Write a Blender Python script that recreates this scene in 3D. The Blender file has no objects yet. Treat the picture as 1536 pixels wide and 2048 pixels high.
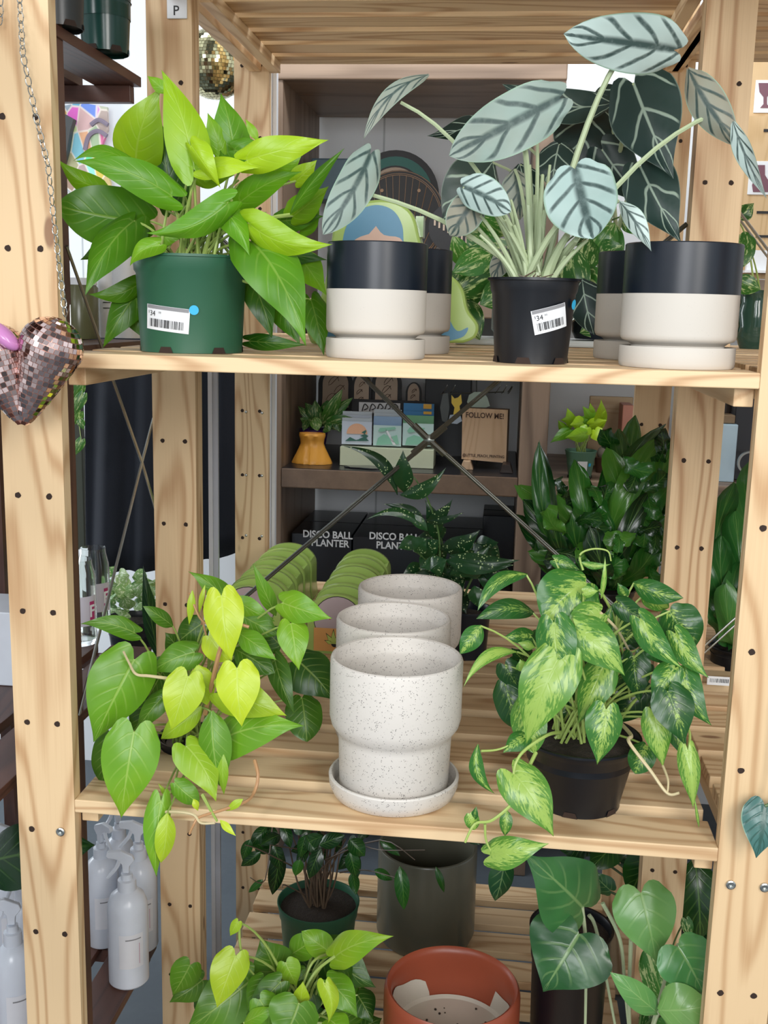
import bpy, bmesh, math, random
from math import sin, cos, pi, radians
from mathutils import Vector, Matrix, Euler
random.seed(7)
SC = bpy.context.scene
COL = SC.collection
V = Vector
# ---------------- camera (solved from the shelf's measured edges) ----------------
FPX = 2142.83
CAM = V((.4302, -1.0075, .5157))
TI, YA, RO = .1885, .1087, .024
_f = V((-sin(YA)*cos(TI), cos(YA)*cos(TI), -sin(TI)))
_r = V((cos(YA), sin(YA), 0)); _u = _r.cross(_f)
_r, _u = cos(RO)*_r+sin(RO)*_u, -sin(RO)*_r+cos(RO)*_u
def ray(x, y): return _r*((x-768)/FPX) - _u*((y-1024)/FPX) + _f
def P(x, y, Y):            # point of the depth plane Y seen at photo position x,y
    d = ray(x, y); return CAM + d*((Y-CAM.y)/d.y)
def PZ(x, y, Z):
    d = ray(x, y); return CAM + d*((Z-CAM.z)/d.z)
def PX(x, y, X):
    d = ray(x, y); return CAM + d*((X-CAM.x)/d.x)
def mpp(p): return (p-CAM).dot(_f)/FPX      # metres per photo pixel at p
cd = bpy.data.cameras.new('camera'); cam = bpy.data.objects.new('camera', cd); COL.objects.link(cam)
cam.matrix_world = Matrix(((_r.x, _u.x, -_f.x, CAM.x), (_r.y, _u.y, -_f.y, CAM.y), (_r.z, _u.z, -_f.z, CAM.z), (0, 0, 0, 1)))
cd.sensor_fit = 'HORIZONTAL'; cd.sensor_width = 36; cd.lens = 36*FPX/1536; cd.clip_start = .02
SC.camera = cam
# ---------------- object helpers ----------------
def setp(o, label=None, cat=None, group=None, kind=None):
    for k, v in (('label', label), ('category', cat), ('group', group), ('kind', kind)):
        if v: o[k] = v
    return o
def thing(name, label, cat, loc, group=None):
    o = bpy.data.objects.new(name, None); o.empty_display_size = .02
    COL.objects.link(o); o.location = loc
    return setp(o, label, cat, group)
def fin(bm, name, mats, parent=None, smooth=True, bev=0):
    me = bpy.data.meshes.new(name)
    bmesh.ops.recalc_face_normals(bm, faces=bm.faces) if smooth != 'leaf' else None
    bm.to_mesh(me); bm.free()
    for m in (mats if isinstance(mats, (list, tuple)) else [mats]): me.materials.append(m)
    o = bpy.data.objects.new(name, me); COL.objects.link(o)
    if smooth:
        for p in me.polygons: p.use_smooth = True
        if smooth != 'leaf':
            try: me.set_sharp_from_angle(angle=radians(38))
            except Exception: pass
    if parent is not None:
        root = parent
        T = V((0, 0, 0))
        while root is not None: T += root.location; root = root.parent
        o.parent = parent; o.matrix_parent_inverse = Matrix.Translation(-T) if parent.type == 'EMPTY' else Matrix()
        if parent.type != 'EMPTY':
            o.matrix_parent_inverse = Matrix()
    if bev:
        b = o.modifiers.new('bevel', 'BEVEL'); b.width = bev; b.segments = 2; b.limit_method = 'ANGLE'
    return o
def nb():
    bm = bmesh.new(); bm.faces.layers.float.new('rnd'); return bm
def box(bm, x0, x1, y0, y1, z0, z1, rnd=None, mi=0, M=None):
    L = bm.faces.layers.float.get('rnd')
    vs = [bm.verts.new((x, y, z)) for x in (x0, x1) for y in (y0, y1) for z in (z0, z1)]
    if M is not None:
        for v in vs: v.co = M @ v.co
    rnd = random.random() if rnd is None else rnd
    for q in ((0, 1, 3, 2), (4, 6, 7, 5), (0, 4, 5, 1), (2, 3, 7, 6), (0, 2, 6, 4), (1, 5, 7, 3)):
        f = bm.faces.new([vs[i] for i in q]); f.material_index = mi
        if L: f[L] = rnd
    return vs
def lathe(bm, c, prof, seg=48, mi=0, a0=0, a1=2*pi):
    closed = abs(a1-a0-2*pi) < 1e-6
    n = seg if closed else seg+1
    rings = []
    for r, z in prof:
        if r <= 1e-7: rings.append([bm.verts.new((c[0], c[1], c[2]+z))]); continue
        rings.append([bm.verts.new((c[0]+r*cos(a0+(a1-a0)*i/seg), c[1]+r*sin(a0+(a1-a0)*i/seg), c[2]+z)) for i in range(n)])
    for A, B in zip(rings, rings[1:]):
        for i in range(seg):
            j = (i+1) % n
            if len(A) == 1 and len(B) == 1: continue
            if len(A) == 1: f = bm.faces.new((A[0], B[j], B[i]))
            elif len(B) == 1: f = bm.faces.new((A[i], A[j], B[0]))
            else: f = bm.faces.new((A[i], A[j], B[j], B[i]))
            f.material_index = mi
def tube(bm, pts, r, seg=6, r1=None, mi=0):
    n = len(pts); prev = None; up = V((0, 0, 1))
    for i, p in enumerate(pts):
        t = (pts[min(i+1, n-1)]-pts[max(i-1, 0)])
        t = t.normalized() if t.length > 1e-9 else V((0, 0, 1))
        a = t.cross(up)
        if a.length < .1: a = t.cross(V((1, 0, 0)))
        a.normalize(); b = t.cross(a)
        rr = r if r1 is None else r+(r1-r)*i/(n-1)
        ring = [bm.verts.new(p+a*rr*cos(2*pi*k/seg)+b*rr*sin(2*pi*k/seg)) for k in range(seg)]
        if prev:
            for k in range(seg):
                f = bm.faces.new((prev[k], prev[(k+1) % seg], ring[(k+1) % seg], ring[k])); f.material_index = mi
        else:
            bm.faces.new(ring[::-1]).material_index = mi
        prev = ring
    bm.faces.new(prev).material_index = mi
def spline(pts, n=8):
    out = []
    q = [pts[0]]+list(pts)+[pts[-1]]
    for i in range(1, len(q)-2):
        for k in range(n):
            t = k/n; p0, p1, p2, p3 = q[i-1:i+3]
            out.append(.5*((2*p1)+(p2-p0)*t+(2*p0-5*p1+4*p2-p3)*t*t+(3*p1-p0-3*p2+p3)*t**3))
    out.append(pts[-1]); return out
def bez(a, b, c, n=10): return [a*(1-t)**2+b*2*t*(1-t)+c*t*t for t in [i/n for i in range(n+1)]]
def poly(bm, pts, mi=0, depth=None):
    vs = [bm.verts.new(p) for p in pts]
    if depth is None:
        f = bm.faces.new(vs); f.material_index = mi; return
    ws = [bm.verts.new(V(p)+depth) for p in pts]
    bm.faces.new(vs).material_index = mi; bm.faces.new(ws[::-1]).material_index = mi
    for i in range(len(vs)):
        j = (i+1) % len(vs); bm.faces.new((vs[i], ws[i], ws[j], vs[j])).material_index = mi
def text_part(name, s, size, mat, fn, parent, bold=0.0, align='CENTER', shear=0, xs=1.0):
    """the letters of s as a mesh; fn maps (x,y) on the label to a point"""
    cu = bpy.data.curves.new('t', 'FONT'); cu.body = s; cu.size = size; cu.align_x = align; cu.offset = bold; cu.shear = shear
    cu.resolution_u = 3
    o = bpy.data.objects.new('t', cu); COL.objects.link(o)
    dg = bpy.context.evaluated_depsgraph_get(); me = bpy.data.meshes.new_from_object(o.evaluated_get(dg))
    bm = nb(); bm.from_mesh(me)
    for v in bm.verts: v.co = fn(v.co.x*xs, v.co.y)
    bpy.data.objects.remove(o); bpy.data.curves.remove(cu); bpy.data.meshes.remove(me)
    return fin(bm, name, mat, parent, False)
# ---------------- material helpers ----------------
class NT:
    def __init__(s, name):
        s.m = bpy.data.materials.new(name); s.m.use_nodes = True; s.t = s.m.node_tree; s.t.nodes.clear()
        s.out = s.n('ShaderNodeOutputMaterial'); s.b = s.n('ShaderNodeBsdfPrincipled')
        s.t.links.new(s.b.outputs[0], s.out.inputs[0])
    def n(s, t, **k):
        x = s.t.nodes.new(t)
        for a, b in k.items(): setattr(x, a, b)
        return x
    def l(s, v, sock):
        if isinstance(v, bpy.types.NodeSocket): s.t.links.new(v, sock)
        elif isinstance(v, (tuple, list)) and len(v) == 3 and sock.type == 'RGBA': sock.default_value = (*v, 1)
        else: sock.default_value = v
    def ma(s, op, a, b=0, c=None, clamp=False):
        x = s.n('ShaderNodeMath', operation=op, use_clamp=clamp); s.l(a, x.inputs[0]); s.l(b, x.inputs[1])
        if c is not None: s.l(c, x.inputs[2])
        return x.outputs[0]
    def mix(s, f, a, b, bt='MIX'):
        x = s.n('ShaderNodeMix', data_type='RGBA', blend_type=bt, clamp_factor=True)
        s.l(f, x.inputs[0]); s.l(a, x.inputs[6]); s.l(b, x.inputs[7]); return x.outputs[2]
    def coord(s, k='Object'): return s.n('ShaderNodeTexCoord').outputs[k]
    def attr(s, nm):
        return s.n('ShaderNodeAttribute', attribute_name=nm).outputs['Fac']
    def mapv(s, v, sc=(1, 1, 1), loc=(0, 0, 0)):
        x = s.n('ShaderNodeMapping'); s.l(v, x.inputs[0]); s.l(sc, x.inputs['Scale']); s.l(loc, x.inputs['Location']); return x.outputs[0]
    def noise(s, v, sc, d=2, rough=.5, out='Fac'):
        x = s.n('ShaderNodeTexNoise'); s.l(v, x.inputs['Vector']); x.inputs['Scale'].default_value = sc
        x.inputs['Detail'].default_value = d; x.inputs['Roughness'].default_value = rough; return x.outputs[out]
    def vor(s, v, sc, out='Distance', feat='F1'):
        x = s.n('ShaderNodeTexVoronoi', feature=feat); s.l(v, x.inputs['Vector']); x.inputs['Scale'].default_value = sc; return x.outputs[out]
    def sm(s, v, a, b, lo=0., hi=1.):
        x = s.n('ShaderNodeMapRange', interpolation_type='SMOOTHSTEP'); s.l(v, x.inputs[0])
        x.inputs[1].default_value = a; x.inputs[2].default_value = b; x.inputs[3].default_value = lo; x.inputs[4].default_value = hi
        return x.outputs[0]
    def sep(s, v):
        x = s.n('ShaderNodeSeparateXYZ'); s.l(v, x.inputs[0]); return x.outputs
    def comb(s, a, b, c=0.):
        x = s.n('ShaderNodeCombineXYZ'); s.l(a, x.inputs[0]); s.l(b, x.inputs[1]); s.l(c, x.inputs[2]); return x.outputs[0]
    def set(s, col=None, rough=None, bump=None, bs=.2, bd=.001, **k):
        if col is not None: s.l(col, s.b.inputs['Base Color'])
        if rough is not None: s.l(rough, s.b.inputs['Roughness'])
        for a, b in k.items(): s.l(b, s.b.inputs[a.replace('_', ' ')])
        if bump is not None:
            x = s.n('ShaderNodeBump'); x.inputs['Strength'].default_value = bs; x.inputs['Distance'].default_value = bd
            s.l(bump, x.inputs['Height']); s.t.links.new(x.outputs[0], s.b.inputs['Normal'])
        return s.m
_cache = {}
def plain(name, col, rough=.5, **k):
    if name in _cache: return _cache[name]
    N = NT(name); n = N.noise(N.coord(), 60, 2)
    c = N.mix(N.ma('MULTIPLY', n, .25), col, tuple(x*.7 for x in col))
    _cache[name] = N.set(c, rough, bump=n, bs=.05, **k); return _cache[name]
def wood(name, axis, ca, cb, rough=.55, knots=True, ring=135, dark=(.25, .12, .06)):
    N = NT(name); c = N.coord(); r = N.attr('rnd')
    off = N.ma('MULTIPLY', r, 37.)
    o3 = N.comb(off, off, off)
    x = N.n('ShaderNodeVectorMath', operation='ADD'); N.l(c, x.inputs[0]); N.l(o3, x.inputs[1]); v = x.outputs[0]
    sc = [9., 9., 9.]; sc[axis] = 1.1
    a = N.mapv(v, tuple(sc))
    low = N.noise(a, 1.4, 1.5, .4)
    # knots: sparse stretched cells that bend the rings round them
    ks = [11., 11., 11.]; ks[axis] = 4.
    kd = N.vor(N.mapv(v, tuple(ks)), 1.)
    kpull = N.sm(kd, 0., .30, 1., 0.)
    if not knots: kpull = 0.
    t = N.ma('ADD', N.ma('MULTIPLY', low, ring*.55), N.ma('MULTIPLY', kpull, 2.2))
    s = N.ma('SINE', t)
    line = N.ma('POWER', N.ma('MULTIPLY_ADD', s, .5, .5), 3.)
    fs = [420., 420., 420.]; fs[axis] = 9.
    fine = N.noise(N.mapv(v, tuple(fs)), 1., 2)
    f = N.ma('ADD', N.ma('MULTIPLY', line, .78), N.ma('MULTIPLY', N.ma('SUBTRACT', fine, .5), .5))
    f = N.ma('ADD', f, N.ma('MULTIPLY', N.ma('SUBTRACT', N.noise(N.mapv(v, (2, 2, 2)), 1.), .5), .5), clamp=True)
    col = N.mix(f, ca, cb)
    tintv = N.ma('FRACT', N.ma('MULTIPLY', r, 91.7))
    col = N.mix(N.ma('MULTIPLY', tintv, .35), col, tuple(q*p for q, p in zip(ca, (.80, .72, .62))))
    if knots:
        kr = N.sm(kd, .045, .075, 1., 0.)
        col = N.mix(N.ma('MULTIPLY', kr, .85), col, dark)
    return N.set(col, rough, bump=f, bs=.15, bd=.0006)
PA, PB = (.77, .565, .335), (.44, .235, .105)
W = [wood('pine_x', 0, PA, PB), wood('pine_y', 1, PA, PB), wood('pine_z', 2, PA, PB)]
DKW = [wood('stained_x', 0, (.27, .19, .135), (.09, .058, .04), .45, ring=40), wood('stained_y', 1, (.27, .19, .135), (.09, .058, .04), .45), wood('stained_z', 2, (.27, .19, .135), (.09, .058, .04), .45, ring=40)]
BRW = [wood('brown_x', 0, (.11, .045, .03), (.045, .018, .013), .4, False), wood('brown_y', 1, (.11, .045, .03), (.045, .018, .013), .4, False), wood('brown_z', 2, (.11, .045, .03), (.045, .018, .013), .4, False)]
HOLE = plain('hole_dark', (.03, .014, .008), .8)
STEEL = plain('zinc_steel', (.50, .52, .50), .28, Metallic=1.0)
DSTEEL = plain('dark_steel', (.20, .21, .19), .3, Metallic=1.0)
BLK = plain('black_plastic', (.004, .005, .008), .36)
WHT = plain('white_paper', (.80, .82, .84), .5)
INK = plain('black_ink', (.012, .012, .014), .6)
CYAN = plain('cyan_sticker', (.02, .42, .72), .4)
GRYI = plain('grey_ink', (.25, .25, .26), .6)
def speckle(name, base, dot, sc=420, th=.26, amt=.7, rough=.5):
    N = NT(name); c = N.coord()
    d = N.vor(c, sc); n = N.noise(c, sc*.45, 1)
    f = N.ma('MULTIPLY', N.sm(d, th*.6, th, 1., 0.), N.sm(n, .5, .6))
    big = N.noise(c, 30, 2)
    col = N.mix(N.ma('MULTIPLY', big, .12), base, tuple(x*.8 for x in base))
    return N.set(N.mix(N.ma('MULTIPLY', f, amt), col, dot), rough, bump=big, bs=.04)
SPK = speckle('speckled_stoneware', (.66, .62, .57), (.08, .07, .07), 560, .36, .8)
CONC = speckle('grey_beige_concrete', (.60, .56, .50), (.45, .42, .38), 300, .2, .3, .75)
SOIL = NT('potting_soil'); _n = SOIL.noise(SOIL.coord(), 160, 3, .7)
SOIL = SOIL.set(SOIL.mix(_n, (.008, .006, .004), (.05, .035, .025)), .95, bump=_n, bs=1., bd=.004)
# ---------------- leaves ----------------
PROF = {
 'heart': [(0, .80), (.08, .94), (.2, 1.), (.34, .97), (.5, .81), (.65, .58), (.79, .32), (.9, .13), (.96, .05), (1, 0.)],
 'oval': [(0, .12), (.06, .45), (.18, .8), (.35, 1.), (.55, .96), (.72, .74), (.86, .42), (.95, .16), (1, 0.)],
 'spear': [(0, .05), (.12, .5), (.3, .95), (.45, 1.), (.62, .8), (.8, .42), (.92, .15), (1, 0.)],
 'round': [(0, .58), (.08, .82), (.2, .97), (.4, 1.), (.6, .93), (.77, .72), (.89, .44), (.96, .2), (1, 0.)],
 'strap': [(0, .3), (.15, .5), (.3, .8), (.42, .62), (.58, .95), (.7, .8), (.84, 1.), (.94, .78), (1, .1)],
}
LOBE = {'heart': .155, 'oval': .03, 'spear': 0., 'round': .10, 'strap': 0.}
def hw(shape, v):
    p = PROF[shape]
    n = len(p)
    for i in range(n-1):
        (a, x), (b, y) = p[i], p[i+1]
        if v <= b:
            t = (v-a)/(b-a); a0, x0 = p[max(i-1, 0)]; b1, y1 = p[min(i+2, n-1)]
            m0 = (y-x0)/(b-a0)*(b-a); m1 = (y1-x)/(b1-a)*(b-a)
            return max(0, (2*t**3-3*t*t+1)*x+(t**3-2*t*t+t)*m0+(3*t*t-2*t**3)*y+(t**3-t*t)*m1)
    return 0.
def leaf(bm, B, T, w, c=.5, roll=0, bend=.12, fold=.12, side=0., shape='heart', wave=.02, nv=16, nu=10, tip=0.):
    """B base, T tip (points), w width in metres"""
    ax = T-B; L = ax.length
    if L < 1e-6: return
    ax = ax/L
    mid = (B+T)/2; n = (CAM-mid).normalized(); n = n-ax*n.dot(ax)
    if n.length < .05: n = V((0, 0, 1))-ax*ax.z
    n.normalize(); n = Matrix.Rotation(radians(roll), 3, ax) @ n
    s = ax.cross(n)
    uvl = bm.loops.layers.uv.get('UVMap') or bm.loops.layers.uv.new('UVMap')
    R = bm.faces.layers.float.get('rnd') or bm.faces.layers.float.new('rnd')
    ph = random.random()*6.3; lob = LOBE[shape]
    g = []
    for i in range(nv+1):
        v = (i/nv)**.9; row = []
        h = hw(shape, v)*w*.5
        for j in range(nu+1):
            u = 2*j/nu-1
            y = v*L - lob*L*max(0., sin(pi*min(1, abs(u))))**.7*(1-v)**3.2
            x = u*h + side*L*4*v*(1-v)
            z = bend*L*(4*v*(1-v)) - fold*abs(u)**1.3*h*2 + wave*w*sin(v*11+ph+u*2)*u*u
            z -= tip*L*max(0, v-.6)**2*4
            z += .018*w*cos((v-abs(u)*.3)*26)*(1-abs(u))*abs(u)*2
            row.append(bm.verts.new(B+ax*y+s*x+n*z))
        g.append(row)
    for i in range(nv):
        for j in range(nu):
            try: f = bm.faces.new((g[i][j], g[i][j+1], g[i+1][j+1], g[i+1][j]))
            except ValueError: continue
            f[R] = c
            for lp, (a, b) in zip(f.loops, ((i, j), (i, j+1), (i+1, j+1), (i+1, j))): lp[uvl].uv = (b/nu, (a/nv)**.9)
def leafmat(name, dark, light, vein, kind='std', rough=.34, trans=.25, veinamt=.5, second=None, nveins=7):
    N = NT(name); uv = N.sep(N.coord('UV')); r = N.attr('rnd'); oc = N.coord()
    a = N.ma('ABSOLUTE', N.ma('MULTIPLY_ADD', uv[0], 2., -1.)); v = uv[1]
    big = N.noise(oc, 22, 2); fine = N.noise(oc, 140, 3, .6)
    k = N.ma('ADD', r, N.ma('MULTIPLY', N.ma('SUBTRACT', big, .5), .35), clamp=True)
    midc = (dark[0]*.5+light[0]*.27, dark[1]*.4+light[1]*.50, dark[2]*.5+light[2]*.5)
    col = N.mix(N.ma('MULTIPLY', k, 2., clamp=True), dark, midc); col = N.mix(N.ma('MULTIPLY_ADD', k, 2., -1., clamp=True), col, light)
    mid = N.sm(a, .015, .06, 1., 0.)
    t = N.ma('MULTIPLY', N.ma('SUBTRACT', v, N.ma('MULTIPLY', N.ma('POWER', a, .8), .33)), float(nveins)*pi*2)
    if kind in ('silver', 'darkvein'): t = N.ma('ADD', t, N.ma('MULTIPLY', N.noise(oc, 30, 1), 3.))
    sv = N.ma('COSINE', t)
    hgt = None
    if kind == 'std' or kind == 'streak':
        ln = N.ma('MULTIPLY', N.sm(sv, .75, 1.), N.sm(a, .95, .3, 0., .5))
        ln = N.ma('MAXIMUM', ln, N.ma('MULTIPLY', mid, 1.))
        col = N.mix(N.ma('MULTIPLY', ln, veinamt), col, vein)
        hgt = N.ma('MULTIPLY', ln, -1.)
        if kind == 'streak':   # lime / cream flames along the veins
            sx = N.comb(N.ma('MULTIPLY', a, 5.), N.ma('MULTIPLY', N.ma('SUBTRACT', v, N.ma('MULTIPLY', a, .45)), 16.), N.ma('MULTIPLY', r, 50.))
            st = N.noise(sx, 1., 3, .6)
            cen = N.ma('SUBTRACT', .68, N.ma('MULTIPLY', a, .34))
            th = N.ma('SUBTRACT', st, N.ma('SUBTRACT', 1.20, N.ma('ADD', cen, N.ma('MULTIPLY', r, .30))))
            col = N.mix(N.ma('MULTIPLY', N.sm(th, -.02, .14), .85), col, second)
    elif kind == 'silver':     # dark sunken veins on a silver skin
        ln = N.ma('MULTIPLY', N.sm(sv, .45, 1.), N.sm(a, 1., .8, 0., 1.))
        ln = N.ma('MAXIMUM', ln, N.sm(a, .05, .22, 1., 0.))
        ln = N.ma('MULTIPLY', ln, N.sm(fine, .2, .6, .7, 1.))
        col = N.mix(N.ma('MULTIPLY', ln, veinamt), col, vein); hgt = N.ma('MULTIPLY', ln, -1.5)
        col = N.mix(N.sm(a, .93, .99), col, (.25, .38, .28))
    elif kind == 'darkvein':   # thin pale veins on a dark skin
        ln = N.ma('MULTIPLY', N.sm(sv, .90, 1.), N.sm(a, 1., .8))
        ln = N.ma('MAXIMUM', ln, N.sm(a, .02, .06, 1., 0.))
        ln = N.ma('MAXIMUM', ln, N.sm(a, .96, .995, 0., .5))
        col = N.mix(N.ma('MULTIPLY', ln, veinamt), col, vein); hgt = ln
    elif kind == 'dots':
        d = N.vor(oc, 260); m = N.ma('MULTIPLY', N.sm(d, .22, .36, 1., 0.), N.sm(N.noise(oc, 70, 1), .48, .58))
        col = N.mix(m, col, second); hgt = mid
    elif kind == 'marble':
        m = N.noise(N.comb(N.ma('MULTIPLY', uv[0], 7.), N.ma('MULTIPLY', v, 3.), N.ma('MULTIPLY', r, 90.)), 1.3, 4, .7)
        col = N.mix(N.sm(m, .52, .60), col, second); col = N.mix(N.ma('MULTIPLY', mid, .5), col, vein); hgt = mid
    N.set(col, rough, bump=N.ma('ADD', hgt, N.ma('MULTIPLY', fine, .25)), bs=.25, bd=.0012)
    tr = N.n('ShaderNodeBsdfTranslucent')
    x = N.n('ShaderNodeMix', data_type='RGBA', blend_type='MULTIPLY'); x.inputs[0].default_value = 1.
    N.l(N.mix(.12, col, light), x.inputs[6]); x.inputs[7].default_value = (1, 1, .55, 1); N.t.links.new(x.outputs[2], tr.inputs[0])
    ms = N.n('ShaderNodeMixShader'); ms.inputs[0].default_value = trans
    N.t.links.new(N.b.outputs[0], ms.inputs[1]); N.t.links.new(tr.outputs[0], ms.inputs[2]); N.t.links.new(ms.outputs[0], N.out.inputs[0])
    return N.m
LIME = leafmat('neon_pothos_leaf', (.010, .075, .004), (.46, .66, .015), (.55, .72, .16), veinamt=.22)
HEARTL = leafmat('lime_heartleaf', (.010, .065, .008), (.56, .70, .03), (.62, .78, .22), veinamt=.3)
BRAS = leafmat('brasil_leaf', (.010, .050, .014), (.12, .30, .04), (.30, .48, .12), 'streak', second=(.40, .58, .12), rough=.26, veinamt=.3)
SILV = leafmat('silver_alocasia_leaf', (.25, .235, .17), (.50, .61, .57), (.022, .052, .048), 'silver', rough=.5, trans=.06, veinamt=.95, nveins=4.2)
DKAL = leafmat('dark_alocasia_leaf', (.006, .022, .018), (.05, .075, .06), (.42, .55, .44), 'darkvein', rough=.42, trans=.03, veinamt=.75, nveins=3)
DARKG = leafmat('dark_green_leaf', (.004, .024, .007), (.075, .23, .025), (.15, .32, .06), rough=.24, trans=.12)
MIDG = leafmat('mid_green_leaf', (.008, .05, .014), (.24, .44, .12), (.36, .54, .20), rough=.27, trans=.12, veinamt=.4, nveins=5)
DOTL = leafmat('dotted_leaf', (.006, .028, .010), (.03, .10, .02), (.06, .16, .04), 'dots', second=(.35, .45, .22), rough=.3, trans=.06)
MARB = leafmat('marbled_leaf', (.02, .09, .015), (.12, .28, .04), (.3, .45, .15), 'marble', second=(.45, .56, .25), rough=.3)
def stemmat(name, c): return plain(name, c, .42, Subsurface_Weight=.0)
ST_LIME = stemmat('lime_stem', (.36, .48, .12)); ST_PALE = stemmat('pale_stem', (.42, .50, .30)); ST_DK = stemmat('dark_stem', (.07, .14, .04))
ST_TAN = stemmat('tan_vine', (.48, .26, .12)); ST_BRN = stemmat('brown_twig', (.11, .075, .05)); ST_CRM = stemmat('cream_vine', (.62, .52, .30))
def plant(root, leaves, lm, sm, parent, origin, dy=.0, sr=.0013, stems=True, jit=.02, shape='heart', vines=(), vmat=None, name='foliage', rise=.55, wpx=1.):
    """leaves: (bx,by,tx,ty,width_px,Yb,Yt,c,{opts})"""
    bm = nb(); bm.loops.layers.uv.new('UVMap'); sb = nb(); any_s = False
    for q in leaves:
        o = dict(q[8]) if len(q) > 8 else {}
        B = P(q[0], q[1], q[5]+dy); T = P(q[2], q[3], q[6]+dy); w = q[4]*mpp((B+T)/2)*wpx
        nost = o.pop('ns', False); sr2 = o.pop('sr', sr); att = o.pop('att', 0.); org = o.pop('org', origin)
        o.setdefault('shape', shape); o.setdefault('roll', random.uniform(-16, 16))
        w = w/max(.4, cos(radians(o['roll'])))
        leaf(bm, B, T, w, q[7], **o)
        if stems and not nost:
            A = B+(T-B)*att
            O = org+V((random.uniform(-jit, jit), random.uniform(-jit, jit), 0))
            mid = V((O.x*.55+A.x*.45, O.y*.5+A.y*.5, O.z+(A.z-O.z)*(.5+rise*.5)+.006))
            tube(sb, bez(O, mid, A, 9), sr2*1.25, 6, sr2*.8); any_s = True
    out = fin(bm, name, lm, root and parent, 'leaf')
    if any_s: fin(sb, 'stems', sm, parent)
    else: sb.free()
    return out
def vine(parent, pts, r, mat, name='vine'):
    bm = nb(); tube(bm, spline([P(*p) for p in pts], 6), r, 7, r*.6); return fin(bm, name, mat, parent)
def filler(n, x0, x1, y0, y1, Y0, Y1, w0, w1, c0, c1, L=1.3, down=.3):
    out = []
    for i in range(n):
        x = random.uniform(x0, x1); y = random.uniform(y0, y1); w = random.uniform(w0, w1); a = random.uniform(-pi, pi)
        dx, dy = cos(a)*w*L, sin(a)*w*L*.7+w*down; Y = random.uniform(Y0, Y1)
        out.append((x, y, x+dx, y+dy, w, Y, Y+random.uniform(-.03, .03), random.uniform(c0, c1), {'ns': random.random() < .5}))
    return out
# ================= the room =================
FL = -.80
N = NT('concrete_floor'); n1 = N.noise(N.coord(), 2.5, 5, .6); n2 = N.noise(N.coord(), 60, 3)
FLOORM = N.set(N.mix(n1, (.05, .065, .08), (.13, .155, .18)), N.ma('MULTIPLY_ADD', n2, .2, .45), bump=n2, bs=.1)
N = NT('painted_wall'); c = N.coord(); n2 = N.noise(c, 90, 3)
seam = N.sm(N.ma('ABSOLUTE', N.ma('SUBTRACT', N.ma('FRACT', N.ma('MULTIPLY', N.ma('ADD', N.sep(c)[0], .30), 1.25)), .5)), .002, .004)
WALLM = N.set(N.mix(seam, (.45, .48, .50), (.74, .77, .80)), .7, bump=n2, bs=.05)
b = nb(); box(b, -2.4, 3.2, -1.6, 2.2, FL-.05, FL); setp(fin(b, 'floor', FLOORM, None, False), kind='structure')
b = nb(); box(b, -2.4, 3.2, 1.812, 1.9, FL, 2.2); setp(fin(b, 'wall_back', WALLM, None, False), kind='structure')
b = nb(); box(b, -2.45, -2.4, -1.0, 2.1, FL, 2.2); setp(fin(b, 'wall_left', WALLM, None, False), kind='structure')
WD = .66; PW = .0623; PT = .0165; DP = .476; ZU = .4655; ST = .0145; ZT = .9445; ZB = -.60
# ================= pine shelving =================
def post(x0, y0, parent, z0=FL, z1=1.35, holes=True, front=True, k0=-6, k1=10, half=False):
    bm = nb(); w = PW if not half else PW
    box(bm, x0, x0+w, y0, y0+PT, z0, z1)
    o = None
    if holes:
        for k in range(k0, k1):
            z = .083+.12*k
            if not z0 < z < z1: continue
            for hx in (.0155, .0155+.0325):
                for yy, sg in ((y0-.0004, -1), (y0+PT+.0004, 1)):
                    vs = [bm.verts.new((x0+w-hx+.0033*cos(a*pi/5)*random.uniform(.85, 1.1), yy, z+.0033*sin(a*pi/5)*random.uniform(.85, 1.1))) for a in range(10)]
                    f = bm.faces.new(vs[::-1] if sg < 0 else vs); f.material_index = 1
    return fin(bm, 'post', [W[2], HOLE], parent, False)
def shelf(x0, x1, y0, ztop, parent, ys=None, depth=DP):
    bm = nb(); ys = ys or [y0+.083*k for k in range(6)]
    for y in ys: 
        box(bm, x0, x1, y, y+.0585, ztop-ST, ztop)
    o = fin(bm, 'shelf_board', W[0], parent, False, bev=.0012)
    bm = nb()
    bm.free()
    for xa in (x0+.0005, x1-.0185):
        bm = nb(); box(bm, xa, xa+.018, y0+.018, y0+depth-.018, ztop-ST-.018, ztop-ST-.0002)
        fin(bm, 'shelf_rail', W[1], parent, False, bev=.001)
def unit(label, X0, Y0, posts, ztops, half=None, zb=None):
    t = thing('shelving_unit', label, 'shelf', (X0+WD/2, Y0+DP/2, FL), 'pine shelving units')
    for x, y in posts: post(x, y, t)
    for z in ztops: shelf(X0, X0+WD, Y0, z, t)
    return t
YB1 = DP+.0
front = unit('light pine slatted shelving unit in front, holding the two neon and silver leaved plants', 0, 0,
             [(-PW, 0), (WD, 0), (-PW, DP-PT), (WD, DP-PT)], [ZT, ZU, 0, ZB])
rear = unit('pine shelving unit directly behind the front one, holding green glazed planters', 0, DP+.0005,
            [(-PW, YB1+.0005), (WD, YB1+.0005), (-PW, .927), (WD, .927)], [ZT, ZU, 0, ZB])
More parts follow.
